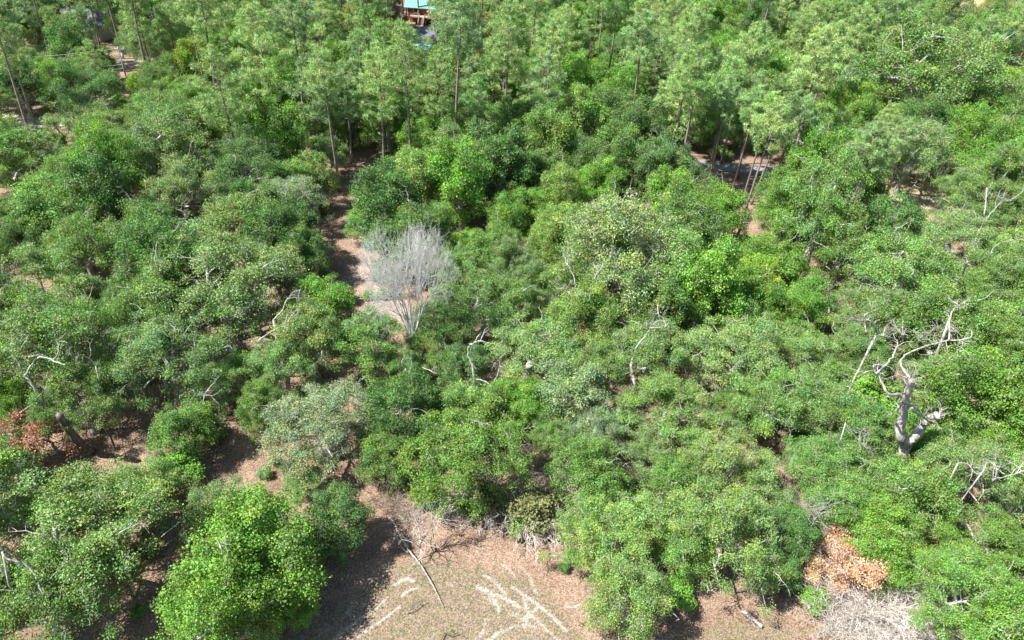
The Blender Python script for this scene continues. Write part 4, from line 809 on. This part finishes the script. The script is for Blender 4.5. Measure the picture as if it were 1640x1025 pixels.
mb = MB(); mb.box(-8, 6, -8.6, -5.52, 1.9, 2.1); dk = part('deck', mb.mesh('deck', M_DECK), hs)
for x in np.arange(-7.8, 6, 2.3):
    mb = MB(); mb.box(x, x + .16, -8.55, -8.4, 0, 1.9); part('deck_post', mb.mesh('post', M_DECK), dk)
for x0, x1 in ((-8, -4.9), (-3.3, 6)):
    mb = MB(); mb.box(x0, x1, -8.58, -8.5, 3.0, 3.1); mb.box(x0, x1, -8.58, -8.5, 2.22, 2.3)
    for x in np.arange(x0, x1, .35): mb.box(x + .1, x + .16, -8.57, -8.51, 2.3, 3.0)
    part('railing', mb.mesh('railing', M_DECK), dk)
mb = MB()
for i in range(9): mb.box(-4.8, -3.4, -8.6 - .3 * (i + 1), -8.6 - .3 * i, 1.98 - .22 * (i + 1), 2.06 - .22 * (i + 1))
st = part('stairs', mb.mesh('stairs', M_DECK), hs)
for x in (-4.9, -3.4):
    mb = MB(); mb.add([(x, -8.6, 1.6), (x + .1, -8.6, 1.6), (x + .1, -11.3, -.1), (x, -11.3, -.1), (x, -8.6, 3.0), (x + .1, -8.6, 3.0), (x + .1, -11.3, 1.1), (x, -11.3, 1.1)], [(4, 5, 6, 7), (0, 4, 7, 3), (1, 2, 6, 5), (2, 3, 7, 6), (0, 1, 5, 4), (0, 3, 2, 1)]); part('handrail', mb.mesh('handrail', M_DECK), st)
window(hs, -6.6, -5.5, 2.7, 1.2, 1.2); window(hs, 1.5, -5.5, 2.7, 1.4, 1.2); window(hs, 4.5, -5.5, 2.7, 1.4, 1.2)
mb = MB(); mb.box(-2.6, -1.6, -5.56, -5.505, 2.12, 4.1); dr = part('door', mb.mesh('door', M_WHITE), hs); mb = MB(); mb.box(-1.8, -1.7, -5.62, -5.565, 3.0, 3.1); part('handle', mb.mesh('handle', M_METAL), dr)
um = root('patio_umbrella', tuple(hs.matrix_world.translation) if False else (p[0] + 2 - 2.3, p[1] + 9 - 7.2, 2.1)); mb = MB(); mb.tube([(0, 0, 0), (0, 0, 2.0)], .03, 6); part('pole', mb.mesh('umbrella_pole', M_METAL), um)
mb = MB(); mb.tube([(0, 0, 1.5), (0, 0, 1.52), (0, 0, 2.1)], [1.15, 1.12, .03], 10); part('canopy', mb.mesh('canopy', M_REDC), um); tag(um, 'small round red umbrella on the deck of the red-brown house', 'umbrella')
p = P(667, 84); sh = root('garage', (p[0], p[1] + 4, 0), -.05); rf = gable(sh, 9.5, 9, 2.6, 2.6, M_GREYROOF, M_GWALL, .4); tag(sh, 'garage with a grey roof and teal metal front porch before the red-brown house', 'garage')
mb = MB(); mb.add([(-5.2, -9.5, 2.0), (4.4, -9.5, 2.0), (4.4, -4.95, 2.45), (-5.2, -4.95, 2.45), (-5.2, -9.5, 2.12), (4.4, -9.5, 2.12), (4.4, -4.95, 2.57), (-5.2, -4.95, 2.57)], [(0, 1, 5, 4), (3, 2, 1, 0), (4, 5, 6, 7), (0, 4, 7, 3), (1, 2, 6, 5), (2, 3, 7, 6)])
pr_ = part('porch_roof', mb.mesh('porch', M_TEAL), sh)
for x in (-5, 0, 4.2):
    mb = MB(); mb.box(x, x + .14, -9.3, -9.16, 0, 2.03); part('porch_post', mb.mesh('post', M_WHITE), pr_)
mb = MB(); mb.box(-2.4, 2.4, -4.56, -4.505, 0, 2.15); part('garage_door', mb.mesh('gdoor', M_WHITE), sh)
p = P(135, 62); hb = root('house', (p[0], p[1] + 5, 0), -.35); gable(hb, 15, 10, 3.0, 2.8, M_GREYROOF, M_GWALL, .5); tag(hb, 'house with a blue-grey roof behind pines at upper left', 'house')
mb = MB(); mb.box(-5.5, -2.2, -5.06, -5.005, 0, 2.3); part('garage_opening_shade', mb.mesh('shade_panel', M_DARK), hb); window(hb, 1.5, -5, 1, 1.3, 1.2); window(hb, 5, -5, 1, 1.3, 1.2)  # flat dark panel on the wall paints the shade inside the open garage
p = P(72, 14); hw_ = root('shed', (p[0], p[1] + 3, 0), -.2); gable(hw_, 8, 6, 2.4, 1.6, M_WHITE, M_GWALL, .3); tag(hw_, 'small shed with a bright white roof at the top left', 'shed'); mb = MB(); mb.box(-1, .6, -3.05, -3.005, 0, 2.0); part('door', mb.mesh('door', M_DARK), hw_)
# ------------------------------------------------------------------ a label for every plant: its look and what it stands by
LM = [('the leafless white tree', 665, 430), ('the sandy clearing', 780, 930), ('the sandy track', 560, 410), ('the red-brown house', 675, 40), ('the utility pole', 200, 110), ('the blue-grey roof', 140, 45), ('the dead Y oak', 1455, 650), ('the orange dying tree', 1365, 900),
      ('the grey road', 1540, 440), ('the fresh lime green tree', 1590, 145), ('the short grey log', 1205, 990), ('the big olive oak', 1000, 415), ('the white forked limb', 1045, 520), ('the twisted grey limbs', 70, 570), ('the shaded lower left ground', 240, 930),
      ('the pink litter patch', 400, 735), ('the leaning pine trunks', 1195, 290), ('the hooked bare trunk', 770, 590), ('the white sand at left', 80, 190), ('the golden tree', 1605, 25), ('the brown bare bushes', 890, 750), ('the top edge middle', 950, 0), ('the top edge right', 1300, 0), ('the right edge sand', 1625, 100),
      ('the dark gap', 1020, 325), ('the solitary tall pine', 610, 180), ('the bottom left corner', 0, 1025), ('the bottom right corner', 1640, 1025), ('the left edge middle', 0, 400), ('the right edge middle', 1640, 600)]
def octant(dx, dy):
    a = math.degrees(math.atan2(-dy, dx)) % 360
    return ['right of', 'upper right of', 'above', 'upper left of', 'left of', 'lower left of', 'below', 'lower right of'][int((a + 22.5) // 45) % 8]
ORD = ['', 'second ', 'third ', 'fourth ', 'fifth ', 'sixth ', 'seventh ', 'eighth ', 'ninth ', 'tenth ', 'eleventh ', 'twelfth ']
grp = {}
for t in REG:
    L_ = sorted(LM, key=lambda q: (q[1] - t['px']) ** 2 + (q[2] - t['py']) ** 2)[0]; dx, dy = t['px'] - L_[1], t['py'] - L_[2]
    t['ds'] = math.hypot(dx, dy); t['at'] = (L_[0], octant(dx, dy) if t['ds'] > 12 else 'right at'); grp.setdefault((t['words'], t['tint'], t['at']), []).append(t)
for k, ts in grp.items():
    ts.sort(key=lambda t: t['ds'])
    for i, t in enumerate(ts):
        sz_ = t['R'] if t['kind'] != 'shrub' else t['R'] * 2.4; big = {'pine': '', 'shrub': 'low '}.get(t['kind'], 'broad ' if sz_ > 5.3 else 'small ' if sz_ < 3.6 else '')
        moss = ' with grey moss' if any(c.name.startswith('spanish_moss') for c in t['r'].children) else ''
        near = (ORD[min(i, 11)] + 'nearest ') if len(ts) > 1 else ''
        w_ = f"{near}{t['tint']} {t['words']}{moss} {t['at'][1]} {t['at'][0]}"
        if len(w_.split()) < 15 and big and len(ts) == 1: w_ = big + w_
        if len(w_.split()) > 16: w_ = w_.replace(moss, '')
        t['r']['label'] = w_
